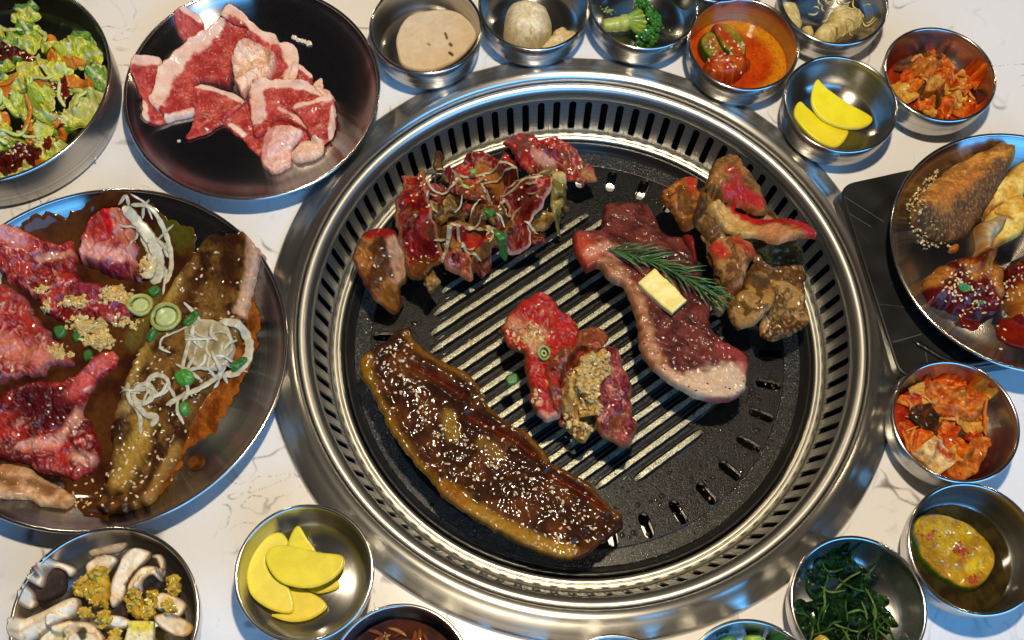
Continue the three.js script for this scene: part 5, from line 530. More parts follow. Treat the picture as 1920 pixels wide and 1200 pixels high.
{ // salad
  dish('salad', 'salad_bowl', 'straight-sided steel salad bowl at the far left, cut off by the edge of the photo', 'bowl', [-0.3975, -0.1175]);
  const t = group0('green_salad', 'lettuce salad with carrot strips, dark red dressing and sesame in the steel salad bowl', 'salad', [-0.3975, -0.1175]), cx = -0.3975, cz = -0.1175;
  R = mulberry(9);
  const pal = [[[0.48, 0.5, 0.02], [0.72, 0.72, 0.07]], [[0.26, 0.38, 0.015], [0.58, 0.62, 0.04]], [[0.05, 0.18, 0.015], [0.14, 0.32, 0.03]], [[0.5, 0.55, 0.1], [0.68, 0.7, 0.26]], [[0.46, 0.54, 0.04], [0.66, 0.68, 0.12]]];
  setRound(cx, cz, 0.074, (r) => 0.018 + 0.006 * (1 - r / 0.074));
  const leaf = (x, z, r, n) => { const q = pal[n % 5], a0 = R() * TAU, vein = [[x + r * 0.9 * Math.cos(a0), z + r * 0.9 * Math.sin(a0)], [x - r * 0.9 * Math.cos(a0), z - r * 0.9 * Math.sin(a0)]], el = 0.6 + 0.4 * R();
    const pts = spread(13, (i) => { const a = (i / 13) * TAU, k = r * (0.78 + 0.34 * R()), [u, v] = rot(k * Math.cos(a), k * el * Math.sin(a), a0); let px = x + u, pz = z + v; const e = Math.hypot(px - cx, pz - cz); if (e > 0.072) { px = cx + ((px - cx) * 0.072) / e; pz = cz + ((pz - cz) * 0.072) / e; } return [px, pz]; });
    part('lettuce_leaf', t, pts, tone({ gm: 0.95, a: q[0], b: q[1], f: 90, m: 0.08, mc: [0.6, 0.64, 0.3], mf: 110, z: [{ l: vein, w: 0.0012, c: [0.62, 0.66, 0.36], k: 0.8 }] }), { t: 0.001, edge: 0.0007, rag: 0.0016, stiff: 0.007, curl: 0.5, hn: (u, v, d, s) => 0.005 * nz(u, v, 55, s) + 0.003 * nz(u, v, 140, s + 1) + 0.001 * nz(u, v, 320, s + 2) }, M.leaf); };
  for (let k = 0; k < 84; k++) { const a = R() * TAU, r = 0.072 * Math.sqrt(R()); if (Math.abs(a - 4.3) < 0.4 && r > 0.045) continue; leaf(cx + r * Math.cos(a), cz + r * Math.sin(a), 0.008 + 0.008 * R(), Math.floor(R() * 5)); }
  const dres = (pts) => part('dressing', t, pts, tone({ a: [0.07, 0.007, 0.003], b: [0.15, 0.014, 0.004], z: [{ edge: 1, w: 0.001, c: [0.25, 0.03, 0.005], k: 0.7 }] }), { t: 0.0014, edge: 0.0016, stiff: 0.0022, rag: 0.0016 }, M.sauce);
  dres([[-.4, -.1515], [-.3932, -.1501], [-.3843, -.1498], [-.3769, -.1446], [-.3783, -.1402], [-.3869, -.1418], [-.3932, -.136], [-.4009, -.1386]]); dres([[-.3667, -.1317], [-.3613, -.1353], [-.3533, -.1345], [-.3492, -.1231], [-.3496, -.1127], [-.3553, -.1162], [-.3611, -.1227]]); dres([[-.3838, -.0725], [-.3718, -.079], [-.3615, -.0789], [-.3541, -.0737], [-.3549, -.0657], [-.3643, -.0628], [-.3728, -.056], [-.382, -.0589]]); dres([[-.3564, -.0835], [-.3539, -.0873], [-.3505, -.0789], [-.3519, -.0732]]); dres([[-.3666, -.0998], [-.3606, -.1033], [-.3522, -.0973], [-.3456, -.0955], [-.3478, -.0904], [-.3559, -.0956], [-.3634, -.0948]]);
  for (const q of [[[-.3746, -.1641], [-.3694, -.1647], [-.3607, -.1416], [-.3652, -.1398]], [[-.3524, -.1332], [-.346, -.133], [-.3337, -.1285], [-.3344, -.1251], [-.345, -.1256], [-.3486, -.1231]], [[-.3723, -.1226], [-.3629, -.1228], [-.3587, -.1216], [-.3634, -.1177], [-.3699, -.1187]], [[-.3608, -.104], [-.3547, -.1034], [-.3479, -.0964], [-.3512, -.0928]], [[-.3703, -.0924], [-.3658, -.0937], [-.3615, -.0788], [-.3666, -.0799]], [[-.3881, -.0986], [-.3842, -.1006], [-.3804, -.0913], [-.384, -.0893]], [[-.3482, -.0831], [-.3459, -.091], [-.3434, -.0904], [-.3448, -.0806]], [[-.3569, -.1433], [-.3454, -.1458], [-.3428, -.1435], [-.3544, -.1389]], [[-.3576, -.0658], [-.3519, -.0672], [-.3492, -.062], [-.3541, -.0599]], [[-.33, -.1012], [-.3257, -.1127], [-.3236, -.1113], [-.3263, -.0987]], [[-.3937, -.1202], [-.3869, -.1197], [-.3832, -.1106], [-.3888, -.1108]]]) part('carrot_strip', t, q, tone({ a: [0.62, 0.2, 0.012], b: [0.75, 0.3, 0.02], f: 120 }), { t: 0.0022, edge: 0.0009, side: 0.4, stiff: 0.012, hn: buckle(0.0004, 160, 0.3) }, M.leaf);
  for (let k = 0; k < 12; k++) { const a = R() * TAU, r = 0.064 * Math.sqrt(R()); leaf(cx + r * Math.cos(a), cz + r * Math.sin(a), 0.006 + 0.005 * R(), Math.floor(R() * 5)); }
  for (let k = 0; k < 26; k++) { const a = R() * TAU, r = 0.064 * Math.sqrt(R()), b = R() * TAU, x = cx + r * Math.cos(a), z = cz + r * Math.sin(a), l = 0.006 + 0.006 * R(); if (Math.hypot(x + 2 * l * Math.cos(b) - cx, z + 2 * l * Math.sin(b) - cz) > 0.072) continue; const o = R() > 0.5; put(o ? 'carrot_shred' : 'lettuce_rib', ribbon([[x, z], [x + l * Math.cos(b), z + l * Math.sin(b)], [x + 2 * l * Math.cos(b + 0.3), z + 2 * l * Math.sin(b + 0.3)]], 0.0026 + 0.001 * R(), 0.0014, flat(o ? [0.66, 0.2, 0.01] : [0.6, 0.66, 0.22]), { around: 6 }), M.leaf, t); }
  seedsAt(t, [...scatterIn([[-.367, -.1324], [-.3515, -.1341], [-.3425, -.0998], [-.3527, -.0947], [-.3613, -.1205]], 40), ...scatterIn([[-.381, -.0776], [-.3587, -.084], [-.3508, -.0728], [-.3695, -.059]], 34), ...scatterIn([[-.402, -.1455], [-.3779, -.1482], [-.3753, -.1378], [-.3953, -.1335]], 20), ...scatterIn([[-.3975, -.1418], [-.332, -.149], [-.3176, -.0844], [-.3771, -.0622]], 26)]);
}
// ================================================================ small bowls
const bowl = (label, c, kind = 'small') => dish(kind, kind === 'deep' ? 'mushroom_bowl' : 'side_dish_bowl', label, 'bowl', c, kind === 'deep' ? undefined : BG);
const liquid = (name, label, b, level, col, mat = M.sauce, parent) => { let r = 0.03; for (let k = 0; k < 40; k++) if (b.f(r) > level) r -= 0.0004; else if (b.f(r + 0.0004) < level) r += 0.0004; const q = put(name, slab({ pts: ring(b.x, b.z, r, r, 0, TAU, 0, 24), t: 0.0012, edge: 0.001, flat: 1, level: b.y + level - 0.0012, s: 0.001, col }), mat, parent); return parent ? q : tag(q, label, 'sauce'); };
const tiltBase = (b, x0, z0, y0, sx, sz) => (x, z) => y0 + sx * (x - x0) + sz * (z - z0);
{ // 1 pale disc
  const b = bowl('steel bowl with a pale beige disc, nearest the raw beef plate', [-0.121, -0.1916]);
  piece('radish_wrap_stack', 'pale beige disc of radish wraps lying flat in its steel bowl', 'radish wraps', [[-.1424, -.1949], [-.1371, -.2123], [-.1231, -.2198], [-.1047, -.2214], [-.0938, -.2139], [-.0879, -.2028], [-.0939, -.1887], [-.1025, -.1789], [-.1162, -.1708], [-.127, -.1701], [-.1361, -.1735], [-.1403, -.1836]], tone({ a: [0.66, 0.53, 0.37], b: [0.7, 0.57, 0.41], f: 60, fl: 0.2, z: [{ l: [[-.1093, -.2018], [-.1077, -.1975]], w: 0.0009, c: [0.12, 0.08, 0.03] }, { l: [[-.1051, -.1933], [-.1042, -.192]], w: 0.0012, c: [0.1, 0.06, 0.02] }, { l: [[-.1046, -.1858], [-.1026, -.1842]], w: 0.0012, c: [0.1, 0.06, 0.02] }, { l: [[-.12, -.1916], [-.1188, -.1909]], w: 0.001, c: [0.3, 0.22, 0.1] }] }), { t: 0.003, edge: 0.0007, side: 0.5, base: () => 0.0098, hn: (x, z, d, s) => 0.00025 * nz(x, z, 200, s) }, M.dry);
}
{ // 2 mash
  bowl('steel bowl with a white scoop of mash, second from the left along the back', [-0.0499, -0.2182]);
  const t = group0('mashed_potato', 'round scoop of creamy white mash with a smear beside it', 'mash', [-0.0499, -0.2182]), c = { a: [0.66, 0.56, 0.36], b: [0.78, 0.7, 0.52], f: 80, z: [{ l: [[-.0503, -.2069], [-.0509, -.2015]], w: 0.0008, c: [0.4, 0.3, 0.12], k: 0.7 }, { edge: 1, w: 0.006, h: 0.1, c: [0.52, 0.42, 0.2], k: 0.6 }] };
  part('smear', t, [[-.0395, -.2102], [-.0299, -.2222], [-.0207, -.2178], [-.0213, -.2104], [-.0298, -.2041], [-.0426, -.2008], [-.0537, -.2014]], tone(c), { t: 0.004, edge: 0.003, rag: 0.0018, hn: buckle(0.0014, 150, 0.3, 0.0005) }, M.dry);
  part('scoop', t, [[-.0696, -.2197], [-.067, -.2329], [-.0514, -.2374], [-.0397, -.2309], [-.0359, -.219], [-.038, -.2075], [-.0483, -.1974], [-.0605, -.1991], [-.0683, -.2086]], tone(c), { t: 0.02, edge: 0.015, stiff: 0.02, rag: 0.0005, hn: (x, z, d, s) => 0.0005 * fbm(x, z, 120, s) + 0.0002 * nz(x, z, 420, s) }, M.dry);
}
{ // 3 broccoli
  bowl('steel bowl with a single broccoli floret, third along the back', [0.0247, -0.2275]);
  const t = group0('broccoli_floret', 'green broccoli floret on its pale stalk lying in the steel bowl', 'broccoli', [.0196, -.2238]), G = [0.035, 0.17, 0.012], base = gy(...[.0178, -.2236]);
  const P0 = [-.0009, -.2216], P1 = [.0172, -.225];
  put('stalk', ribbon([[P0[0], P0[1], base + 0.009], [lerp(P0[0], P1[0], 0.5), lerp(P0[1], P1[1], 0.5), base + 0.009], [P1[0], P1[1], base + 0.011]], 0.011, 0.011, (x, z) => mixc([0.36, 0.46, 0.06], [0.5, 0.58, 0.16], 0.5 + 0.5 * nz(x, z, 300, 1)), { ghost: 1, taper: (u) => 0.75 + 0.35 * u }), M.leaf, t);
  for (let k = 0; k < 5; k++) { const q = [.024, -.2235], a = -1.3 + 0.62 * k, e = [q[0] + 0.010 * Math.cos(a), q[1] + 0.012 * Math.sin(a)]; put('branch', ribbon([[lerp(P0[0], P1[0], 0.6), lerp(P0[1], P1[1], 0.6), base + 0.010], [P1[0] + 0.003 * Math.cos(a), P1[1] + 0.004 * Math.sin(a), base + 0.012], [e[0], e[1], base + 0.013]], 0.005, 0.005, flat([0.22, 0.36, 0.05]), { ghost: 1 }), M.leaf, t); }
  const list = []; R = mulberry(3); for (let k = 0; k < 900; k++) { const a = -1.7 + 3.2 * R(), q = [.0218, -.2219], h = R(), r = 0.0105 + 0.0055 * R() * (0.6 + 0.5 * Math.sin(h * PI)); const x = q[0] + (r + 0.004 * nz(a * 0.01, h * 0.01, 200, 1)) * Math.cos(a) * (0.75 + 0.25 * Math.sin(h * PI)), z = q[1] + r * 1.25 * Math.sin(a), s = 0.0009 + 0.0007 * R(), k2 = 0.5 + 0.9 * R(); list.push([x, base + 0.002 + 0.02 * h, z, [R() * 6, R() * 6, 0], [s, s, s], [G[0] * k2, G[1] * k2, G[2] * k2]]); }
  bits('buds', crumbGeo, M.wetbit, t, list);
  const b2 = group0('broccoli_crumbs', 'green crumbs and oil left on the bare steel beside the broccoli', 'crumbs', [.0063, -.2369]); b2.userData.kind = 'stuff'; crumbsAt(b2, [...around(...[.0025, -.2414], 0.006, 0.004, 40), ...around(...[.0506, -.2263], 0.006, 0.004, 16)], 0.0005, [0.3, 0.4, 0.15], 'crumb');
}
{ // 4 cucumber kimchi
  const b = bowl('steel bowl of stuffed cucumber kimchi in orange-red broth', [0.0935, -0.2019]);
  liquid('chilli_broth', 'orange-red chilli broth filling the cucumber kimchi bowl', b, 0.0115, tone({ a: [0.46, 0.065, 0.004], b: [0.55, 0.1, 0.006], f: 40, z: [{ l: ring(b.x, b.z, 0.03, 0.03, -2.2, 1.0), w: 0.008, h: 0.1, c: [0.6, 0.27, 0.015], k: 0.95 }], sp: 0.13, spf: 420, spc: [0.3, 0.02, 0.005], spk: 0.8 }));
  const t = group0('cucumber_kimchi', 'green cucumber pieces smothered in red chilli paste with sesame', 'kimchi', [.0826, -.2089]), cuc = (z) => tone({ a: [0.2, 0.19, 0.025], b: [0.36, 0.28, 0.04], f: 70, z: [{ edge: 1, w: 0.002, c: [0.03, 0.07, 0.012], k: 0.9 }, ...z] }), red = (x, z, d, s) => mixc([0.36, 0.035, 0.006], [0.5, 0.1, 0.012], 0.5 + 0.5 * nz(x, z, 200, s));
  part('cucumber', t, [[.066, -.2139], [.0726, -.2205], [.0801, -.2154], [.0847, -.2025], [.0804, -.1967], [.073, -.1959], [.0666, -.2041]], cuc([{ l: [[.0727, -.2124], [.0803, -.202]], w: 0.004, h: 0.1, c: red, k: 0.7 }]), { t: 0.008, edge: 0.003, base: (x, z) => 0.009 + 0.1 * (0.1 - x), hn: buckle(0.001, 110, 0.3, 0.0004) });
  part('chilli_paste', t, [[.0698, -.1941], [.0806, -.2006], [.0946, -.203], [.1012, -.1976], [.0947, -.1859], [.0827, -.1806], [.0728, -.1856]], tone({ a: [0.34, 0.03, 0.006], b: [0.5, 0.1, 0.014], f: 120, sp: 0.25, spf: 330, spc: [0.6, 0.25, 0.06], spk: 0.5 }), { t: 0.012, edge: 0.007, rag: 0.0014, hn: buckle(0.002, 110, 0.3, 0.0007) });
  part('cucumber', t, [[.074, -.2237], [.0824, -.2265], [.0917, -.2203], [.0981, -.2107], [.0974, -.1995], [.0894, -.196], [.0816, -.204], [.0756, -.2158]], cuc([{ l: [[.077, -.2218], [.0863, -.2094], [.0937, -.2]], w: 0.0055, h: 0.1, c: red }]), { t: 0.0075, edge: 0.003, base: (x, z) => 0.0145, hn: buckle(0.0012, 110, 0.6, 0.0004) });
  seedsAt(t, scatterIn([[.0751, -.2216], [.0955, -.2126], [.0974, -.1864], [.0739, -.1838], [.0682, -.2007]], 44));
}
{ // 5 potato salad leftovers
  bowl('half-empty steel bowl of pale potato salad at the top right of the photo', [0.1561, -0.2456]);
  const t = group0('potato_salad', 'pale yellow clumps and shreds of potato salad left in the half-empty bowl', 'salad', [0.1561, -0.2456]), c = tone({ a: [0.6, 0.48, 0.2], b: [0.74, 0.64, 0.36], f: 90, z: [{ l: [[.1634, -.2367], [.1645, -.2341]], w: 0.0014, c: [0.2, 0.16, 0.03], k: 0.8 }] });
  part('clump', t, [[.1258, -.2577], [.1373, -.2599], [.14, -.2411], [.1388, -.235], [.131, -.2438]], c, { t: 0.006, edge: 0.004, rag: 0.0012, hn: buckle(0.001, 130, 0.3) }, M.dry);
  part('clump', t, [[.1638, -.2587], [.179, -.2581], [.1837, -.2507], [.1754, -.2414], [.1678, -.236], [.1593, -.2259], [.1507, -.2295], [.1509, -.2391], [.159, -.247]], c, { t: 0.011, edge: 0.007, rag: 0.0008, stiff: 0.01, hn: buckle(0.0018, 100, 0.3, 0.0003) }, M.dry);
  part('clump', t, [[.1416, -.2409], [.1473, -.2433], [.1499, -.2362], [.1453, -.2334]], c, { t: 0.004, edge: 0.003, rag: 0.0008 }, M.dry);
  R = mulberry(12); for (let k = 0; k < 46; k++) { const [x, z] = scatterIn([[.147, -.2622], [.1664, -.2706], [.1894, -.267], [.1925, -.2462], [.1769, -.2343], [.162, -.2475], [.1545, -.2513]], 1)[0], a = R() * TAU, l = 0.0015 + 0.003 * R(); put('shred', ribbon([[x, z], [x + l * Math.cos(a), z + l * Math.sin(a)], [x + 2 * l * Math.cos(a + 0.5), z + 2 * l * Math.sin(a + 0.5)]], 0.0011, 0.0008, flat([0.66, 0.56, 0.3]), { around: 5 }), M.dry, t); }
}
{ // 6 yellow radish, back right
  const b = bowl('steel bowl with two yellow radish half-moons behind the grill at the right', [0.1586, -0.1607]), yel = tone({ gm: 1, a: [0.82, 0.66, 0.006], b: [0.86, 0.72, 0.012], f: 60, fl: 0.1, z: [{ edge: 1, w: 0.0007, h: 0.2, c: [0.9, 0.8, 0.12], k: 0.6 }] });
  const o = { t: 0.0026, edge: 0.0007, side: 0.55 }, mid = [.1503, -.1517], up2 = [.1635, -.1705];
  piece('radish_slice', 'lower bright yellow radish half-moon leaning on the bowl wall behind the grill', 'pickled radish', [[.136, -.1706], [.141, -.1664], [.1471, -.1615], [.1567, -.1566], [.1696, -.155], [.1676, -.1472], [.1598, -.138], [.1484, -.1393], [.1378, -.1474], [.1315, -.1569], [.1319, -.1642]], yel, { ...o, base: (x, z) => 0.0125 + 0.2 * (mid[0] - x) + 0.1 * (z - mid[1]) }, M.radish, 'yellow pickled radish slices at the back right');
  piece('radish_slice', 'upper bright yellow radish half-moon lying across the other, behind the grill', 'pickled radish', [[.1461, -.1847], [.1508, -.1805], [.1658, -.1718], [.1853, -.1624], [.1811, -.1568], [.1713, -.1533], [.1588, -.1536], [.1478, -.1583], [.1425, -.1662], [.1427, -.177]], yel, { ...o, base: (x, z) => 0.0165 - 0.12 * (x - up2[0]) - 0.16 * (z - up2[1]) }, M.radish, 'yellow pickled radish slices at the back right');
}
const kimRed = (z = [], o = {}) => tone({ a: [0.48, 0.055, 0.006], b: [0.72, 0.22, 0.022], f: 110, m: 0.12, mc: [0.68, 0.34, 0.1], mf: 170, z, ...o });
function kimchi(t, c, area, n, seed) {
  R = mulberry(seed);
  setRound(c.x, c.z, 0.0325, (r) => Math.max(gy(c.x, c.z) * 0 + 0.0105, 0.0105 + 0.003 * (1 - r / 0.0325)));
  for (const [x, z] of scatterIn(area, n)) { const r = 0.005 + 0.006 * R(), e = 0.45 + 0.5 * R(), a0 = R() * PI, pts = spread(10, (i) => { const a = (i / 10) * TAU, k = r * (0.75 + 0.45 * R()), [u, v] = rot(k * Math.cos(a), k * e * Math.sin(a), a0); return [x + u, z + v]; }), w = R(); part('cabbage_leaf', t, pts, w > 0.8 ? tone({ a: [0.6, 0.3, 0.05], b: [0.74, 0.44, 0.1], f: 90, m: 0.1, mc: [0.5, 0.1, 0.01] }) : w < 0.14 ? tone({ a: [0.12, 0.05, 0.01], b: [0.25, 0.1, 0.015] }) : kimRed(), { t: 0.0016, edge: 0.001, rag: 0.0009, stiff: 0.0022, curl: 0.4, hn: (u, v, d, s) => 0.0026 * nz(u, v, 90, s) + 0.001 * nz(u, v, 240, s + 1) + 0.0004 * nz(u, v, 520, s) }); }
  for (let k = 0; k < n * 0.5; k++) { const [x, z] = scatterIn(area, 1)[0], a = Math.atan2(c.z - z, c.x - x) + 2 * (R() - 0.5), l = 0.002 + 0.003 * R(), b = a + 1.2 * (R() - 0.5); put('shred', ribbon([[x, z], [x + l * Math.cos(a), z + l * Math.sin(a)], [x + l * (Math.cos(a) + Math.cos(b)), z + l * (Math.sin(a) + Math.sin(b))]], 0.0013 + 0.0012 * R(), 0.0011, flat(R() > 0.5 ? [0.52, 0.13, 0.015] : [0.6, 0.25, 0.06]), { around: 6 }), M.glaze, t); }
}
{ // 7 kimchi, far right back
  const b = bowl('steel bowl of shredded orange kimchi at the top right, behind the plate of fried snacks', [0.2266, -0.1918]);
  const t = group0('cabbage_kimchi', 'loose heap of orange shredded cabbage kimchi in the bowl at the top right', 'kimchi', [0.2266, -0.1918]);
  part('chilli_juice', t, ring(b.x, b.z, 0.0315, 0.0315), tone({ a: [0.3, 0.03, 0.004], b: [0.42, 0.07, 0.006] }), { t: 0.003, edge: 0.001, base: () => 0.006 }, M.sauce);
  kimchi(t, b, [[.2036, -.2132], [.2187, -.2194], [.2412, -.221], [.2449, -.2088], [.2557, -.2038], [.2595, -.1849], [.2455, -.1731], [.2236, -.1733], [.2076, -.1889]], 44, 21);
  part('cabbage_leaf', t, [[.2136, -.2094], [.2267, -.214], [.2357, -.211], [.2279, -.2022], [.2218, -.1928], [.2141, -.1985]], kimRed([], { a: [0.46, 0.12, 0.012], b: [0.6, 0.24, 0.04] }), { t: 0.0016, edge: 0.001, rag: 0.0006, hn: buckle(0.0012, 120, 0.4) });
  part('cabbage_rib', t, [[.2232, -.1973], [.2314, -.1999], [.2336, -.194], [.2287, -.1848], [.2215, -.1862]], tone({ a: [0.52, 0.28, 0.06], b: [0.66, 0.4, 0.12], z: [{ edge: 1, w: 0.0012, c: [0.46, 0.1, 0.01], k: 0.8 }] }), { t: 0.002, edge: 0.001, hn: buckle(0.001, 120, 0.4) });
}
{ // 8 kimchi, right
  const b = bowl('steel bowl of red kimchi with a pale cabbage square, right of the grill', [0.2211, 0.0553]);
  const t = group0('cabbage_kimchi', 'wet red cabbage kimchi with carrot sticks in the bowl right of the grill', 'kimchi', [0.2211, 0.0553]);
  part('chilli_juice', t, ring(b.x - 0.002, b.z, 0.0305, 0.031), tone({ a: [0.32, 0.02, 0.004], b: [0.45, 0.055, 0.006], f: 80 }), { t: 0.004, edge: 0.001, base: () => 0.006, hn: buckle(0.001, 110, 0.3) }, M.sauce);
  kimchi(t, b, [[.1967, .0341], [.2119, .0246], [.2415, .0238], [.2493, .041], [.2447, .0685], [.2278, .0817], [.2105, .0777], [.1969, .0631]], 32, 44);
  part('cabbage_leaf', t, [[.2106, .026], [.2251, .0263], [.2356, .026], [.2456, .0343], [.2408, .047], [.2224, .0488], [.2143, .0455], [.2109, .0366]], kimRed([{ l: [[.2137, .0284], [.2241, .0428], [.2383, .0455]], w: 0.002, h: 0.2, c: [0.66, 0.3, 0.09], k: 0.7 }], { a: [0.46, 0.1, 0.012], b: [0.62, 0.25, 0.05] }), { t: 0.002, edge: 0.001, rag: 0.0006, stiff: 0.01, hn: buckle(0.0016, 130, 0.9, 0.0004) });
  part('cabbage_leaf', t, [[.2308, .0711], [.239, .0586], [.2478, .0568], [.2455, .0697], [.239, .0801], [.226, .0853], [.2216, .0802]], kimRed([], { a: [0.46, 0.12, 0.015], b: [0.6, 0.26, 0.06] }), { t: 0.002, edge: 0.001, rag: 0.0008, hn: buckle(0.0018, 110, 0.3, 0.0004) });
  part('dark_leaf', t, [[.2002, .0455], [.2112, .041], [.2179, .0522], [.2132, .0611], [.2071, .0567]], tone({ a: [0.05, 0.025, 0.006], b: [0.16, 0.05, 0.01] }), { t: 0.0016, edge: 0.001, rag: 0.0012, hn: buckle(0.0016, 130, 0.3, 0.0004) });
  part('cabbage_square', t, [[.2001, .072], [.2121, .0618], [.2253, .0699], [.2258, .0761], [.2152, .0849]], tone({ a: [0.6, 0.4, 0.16], b: [0.74, 0.58, 0.32], f: 90, z: [{ l: [[.2143, .0673], [.2235, .073]], w: 0.0028, h: 0.3, c: [0.46, 0.05, 0.008], k: 0.9 }], sp: 0.14, spf: 300, spc: [0.45, 0.08, 0.01], spk: 0.7 }), { sharp: true, t: 0.003, edge: 0.001, side: 0.5, stiff: 0.02, hn: buckle(0.0006, 120, 0.3) });
  for (const q of [[[.2442, .0399], [.2449, .0476], [.2461, .0569]], [[.2434, .0362], [.2441, .0436], [.2456, .0536]], [[.1951, .0578], [.1973, .066], [.1989, .0725]], [[.2016, .0572], [.1993, .0641], [.1996, .0701]]]) put('carrot_stick', ribbon(q, 0.0024, 0.0022, flat([0.6, 0.16, 0.012]), { around: 6 }), M.glaze, t);
}
{ // 9 squash
  const b = bowl('steel bowl with one slice of yellow squash in dark sauce at the lower right', [0.227, 0.1307]);
  liquid('soy_sauce', 'thin dark soy sauce in the bottom of the squash bowl', b, 0.0062, tone({ a: [0.035, 0.024, 0.006], b: [0.07, 0.05, 0.012] }));
  const P = [[.2002, .1128], [.2112, .1067], [.2252, .1076], [.2388, .1149], [.2476, .1267], [.2462, .1368], [.2364, .1487], [.2265, .1496], [.2119, .1427], [.2026, .1324]];
  const t = group0('squash_slice', 'yellow squash slice with green skin and red chilli flecks in the lower right bowl', 'squash', [0.222, 0.13]);
  part('flesh', t, P, tone({ a: [0.4, 0.22, 0.012], b: [0.56, 0.36, 0.02], f: 55, z: [{ edge: 1, w: 0.0013, c: [0.06, 0.15, 0.015], k: 0.9 }, { l: [[.2255, .1278], [.228, .1369], [.232, .1457]], w: 0.004, h: 0.1, c: [0.42, 0.13, 0.015], k: 0.7 }, { l: [[.231, .1382], [.2357, .1362]], w: 0.005, h: 0.1, c: [0.72, 0.56, 0.03], k: 0.8 }] }), { t: 0.0075, edge: 0.0025, side: 0.2, base: () => 0.0045, rag: 0.0003, hn: (x, z, d, s) => 0.0018 * fbm(x, z, 80, s) + 0.0005 * nz(x, z, 380, s) + 0.0005 * (0.5 - worley(x, z, 300, s)) }, M.sauce);
  crumbsAt(t, [...around(...[.227, .1277], 0.006, 0.005, 22), ...around(...[.2321, .1442], 0.004, 0.004, 14), ...around(...[.2104, .1198], 0.01, 0.006, 10)], 0.0008, [0.42, 0.06, 0.01], 'chilli_flakes');
  seedsAt(t, scatterIn([[.2073, .1201], [.2265, .112], [.2411, .1264], [.2244, .1434], [.2095, .1355]], 14));
}
{ // 10 greens
  bowl('steel bowl of dark seasoned spinach at the bottom right', [0.1599, 0.1682]);
  const t = group0('seasoned_spinach', 'clump of dark green seasoned spinach in the bowl at the bottom right', 'spinach', [0.1599, 0.1725]), A = [[.1434, .1389], [.1588, .1369], [.1724, .1439], [.1748, .1547], [.1801, .1581], [.1878, .1697], [.1913, .1785], [.1878, .1882], [.1608, .1935], [.1355, .1906], [.1319, .1652], [.1418, .1577]];
  R = mulberry(17);
  for (const [x, z] of scatterIn(A, 64)) { const r = 0.004 + 0.005 * R(), e = 0.5 + 0.4 * R(), a0 = R() * PI, g = 0.5 + R(), pts = spread(9, (i) => { const a = (i / 9) * TAU, k = r * (0.8 + 0.35 * R()), [u, v] = rot(k * Math.cos(a), k * e * Math.sin(a), a0); return [x + u, z + v]; }); part('leaf', t, pts, tone({ a: [0.006 * g, 0.02 * g, 0.006 * g], b: [0.018 * g, 0.06 * g, 0.014 * g], f: 150, m: 0.06, mc: [0.06, 0.14, 0.03] }), { t: 0.0011, edge: 0.0008, rag: 0.0008, stiff: 0.003, curl: 0.4, hn: (u, v, d, s) => 0.003 * nz(u, v, 110, s) + 0.0012 * nz(u, v, 280, s + 1) + 0.0004 * nz(u, v, 600, s) }, M.glaze); }
  for (let k = 0; k < 34; k++) { const [x, z] = scatterIn(A, 1)[0], a = R() * TAU, l = 0.004 + 0.005 * R(), b = a + 1.4 * (R() - 0.5); put('stem', ribbon([[x, z], [x + l * Math.cos(a), z + l * Math.sin(a)], [x + l * (Math.cos(a) + Math.cos(b)), z + l * (Math.sin(a) + Math.sin(b))]], 0.0014, 0.0013, flat(R() > 0.6 ? [0.1, 0.17, 0.03] : [0.03, 0.08, 0.015]), { around: 6 }), M.glaze, t); }
  part('garlic_slice', t, [[.1425, .1844], [.1474, .1822], [.1497, .1855], [.1454, .1888], [.1419, .1879]], flat([0.5, 0.38, 0.08]), { t: 0.0016, edge: 0.001 });
}
{ // 11 yellow radish, front left
  bowl('steel bowl of overlapping yellow radish slices in front of the grill at the left', [-0.1462, 0.1787]);
  const yel = tone({ gm: 1, a: [0.74, 0.58, 0.004], b: [0.82, 0.66, 0.008], f: 60, fl: 0.12, z: [{ edge: 1, w: 0.0007, h: 0.2, c: [0.86, 0.76, 0.1], k: 0.6 }] }), o = { t: 0.0022, edge: 0.0006, side: 0.6 }, G = 'yellow pickled radish slices at the front left', sl = (label, pts, y, sx, sz) => piece('radish_slice', label, 'pickled radish', pts, yel, { ...o, base: (x, z) => y + sx * (x + 0.1462) + sz * (z - 0.1787) }, M.radish, G);
  sl('small yellow radish end sticking out at the right of the front left bowl', [[-.1467, .1836], [-.131, .1767], [-.129, .1799], [-.1395, .1847]], 0.0035, 0, 0);
  sl('lower yellow radish wedge in the front left bowl', [[-.1575, .1843], [-.1418, .1862], [-.1346, .1918], [-.1419, .1993], [-.1532, .2021], [-.1651, .1993], [-.1585, .1973]], 0.0045, 0, 0.06);
  sl('large round-edged yellow radish slice at the left of the front left bowl', [[-.1662, .1535], [-.1609, .1598], [-.1659, .1646], [-.1718, .1697], [-.1677, .1781], [-.157, .1841], [-.1525, .1971], [-.1633, .1974], [-.1768, .1904], [-.1812, .1806], [-.1818, .1697], [-.1753, .1577]], 0.0078, -0.05, 0);
  sl('pointed yellow radish slice standing behind the top one in the front left bowl', [[-.1567, .1493], [-.1505, .1559], [-.1444, .1636], [-.1507, .1667], [-.1601, .1629], [-.1601, .1552]], 0.0085, 0, -0.12);
  sl('topmost yellow radish half-moon in the front left bowl', [[-.1723, .1682], [-.169, .1624], [-.1573, .1613], [-.143, .1633], [-.1285, .1647], [-.1273, .1695], [-.1314, .1768], [-.1416, .1831], [-.1538, .1839], [-.1646, .1801]], 0.0125, 0.02, 0.03);
}
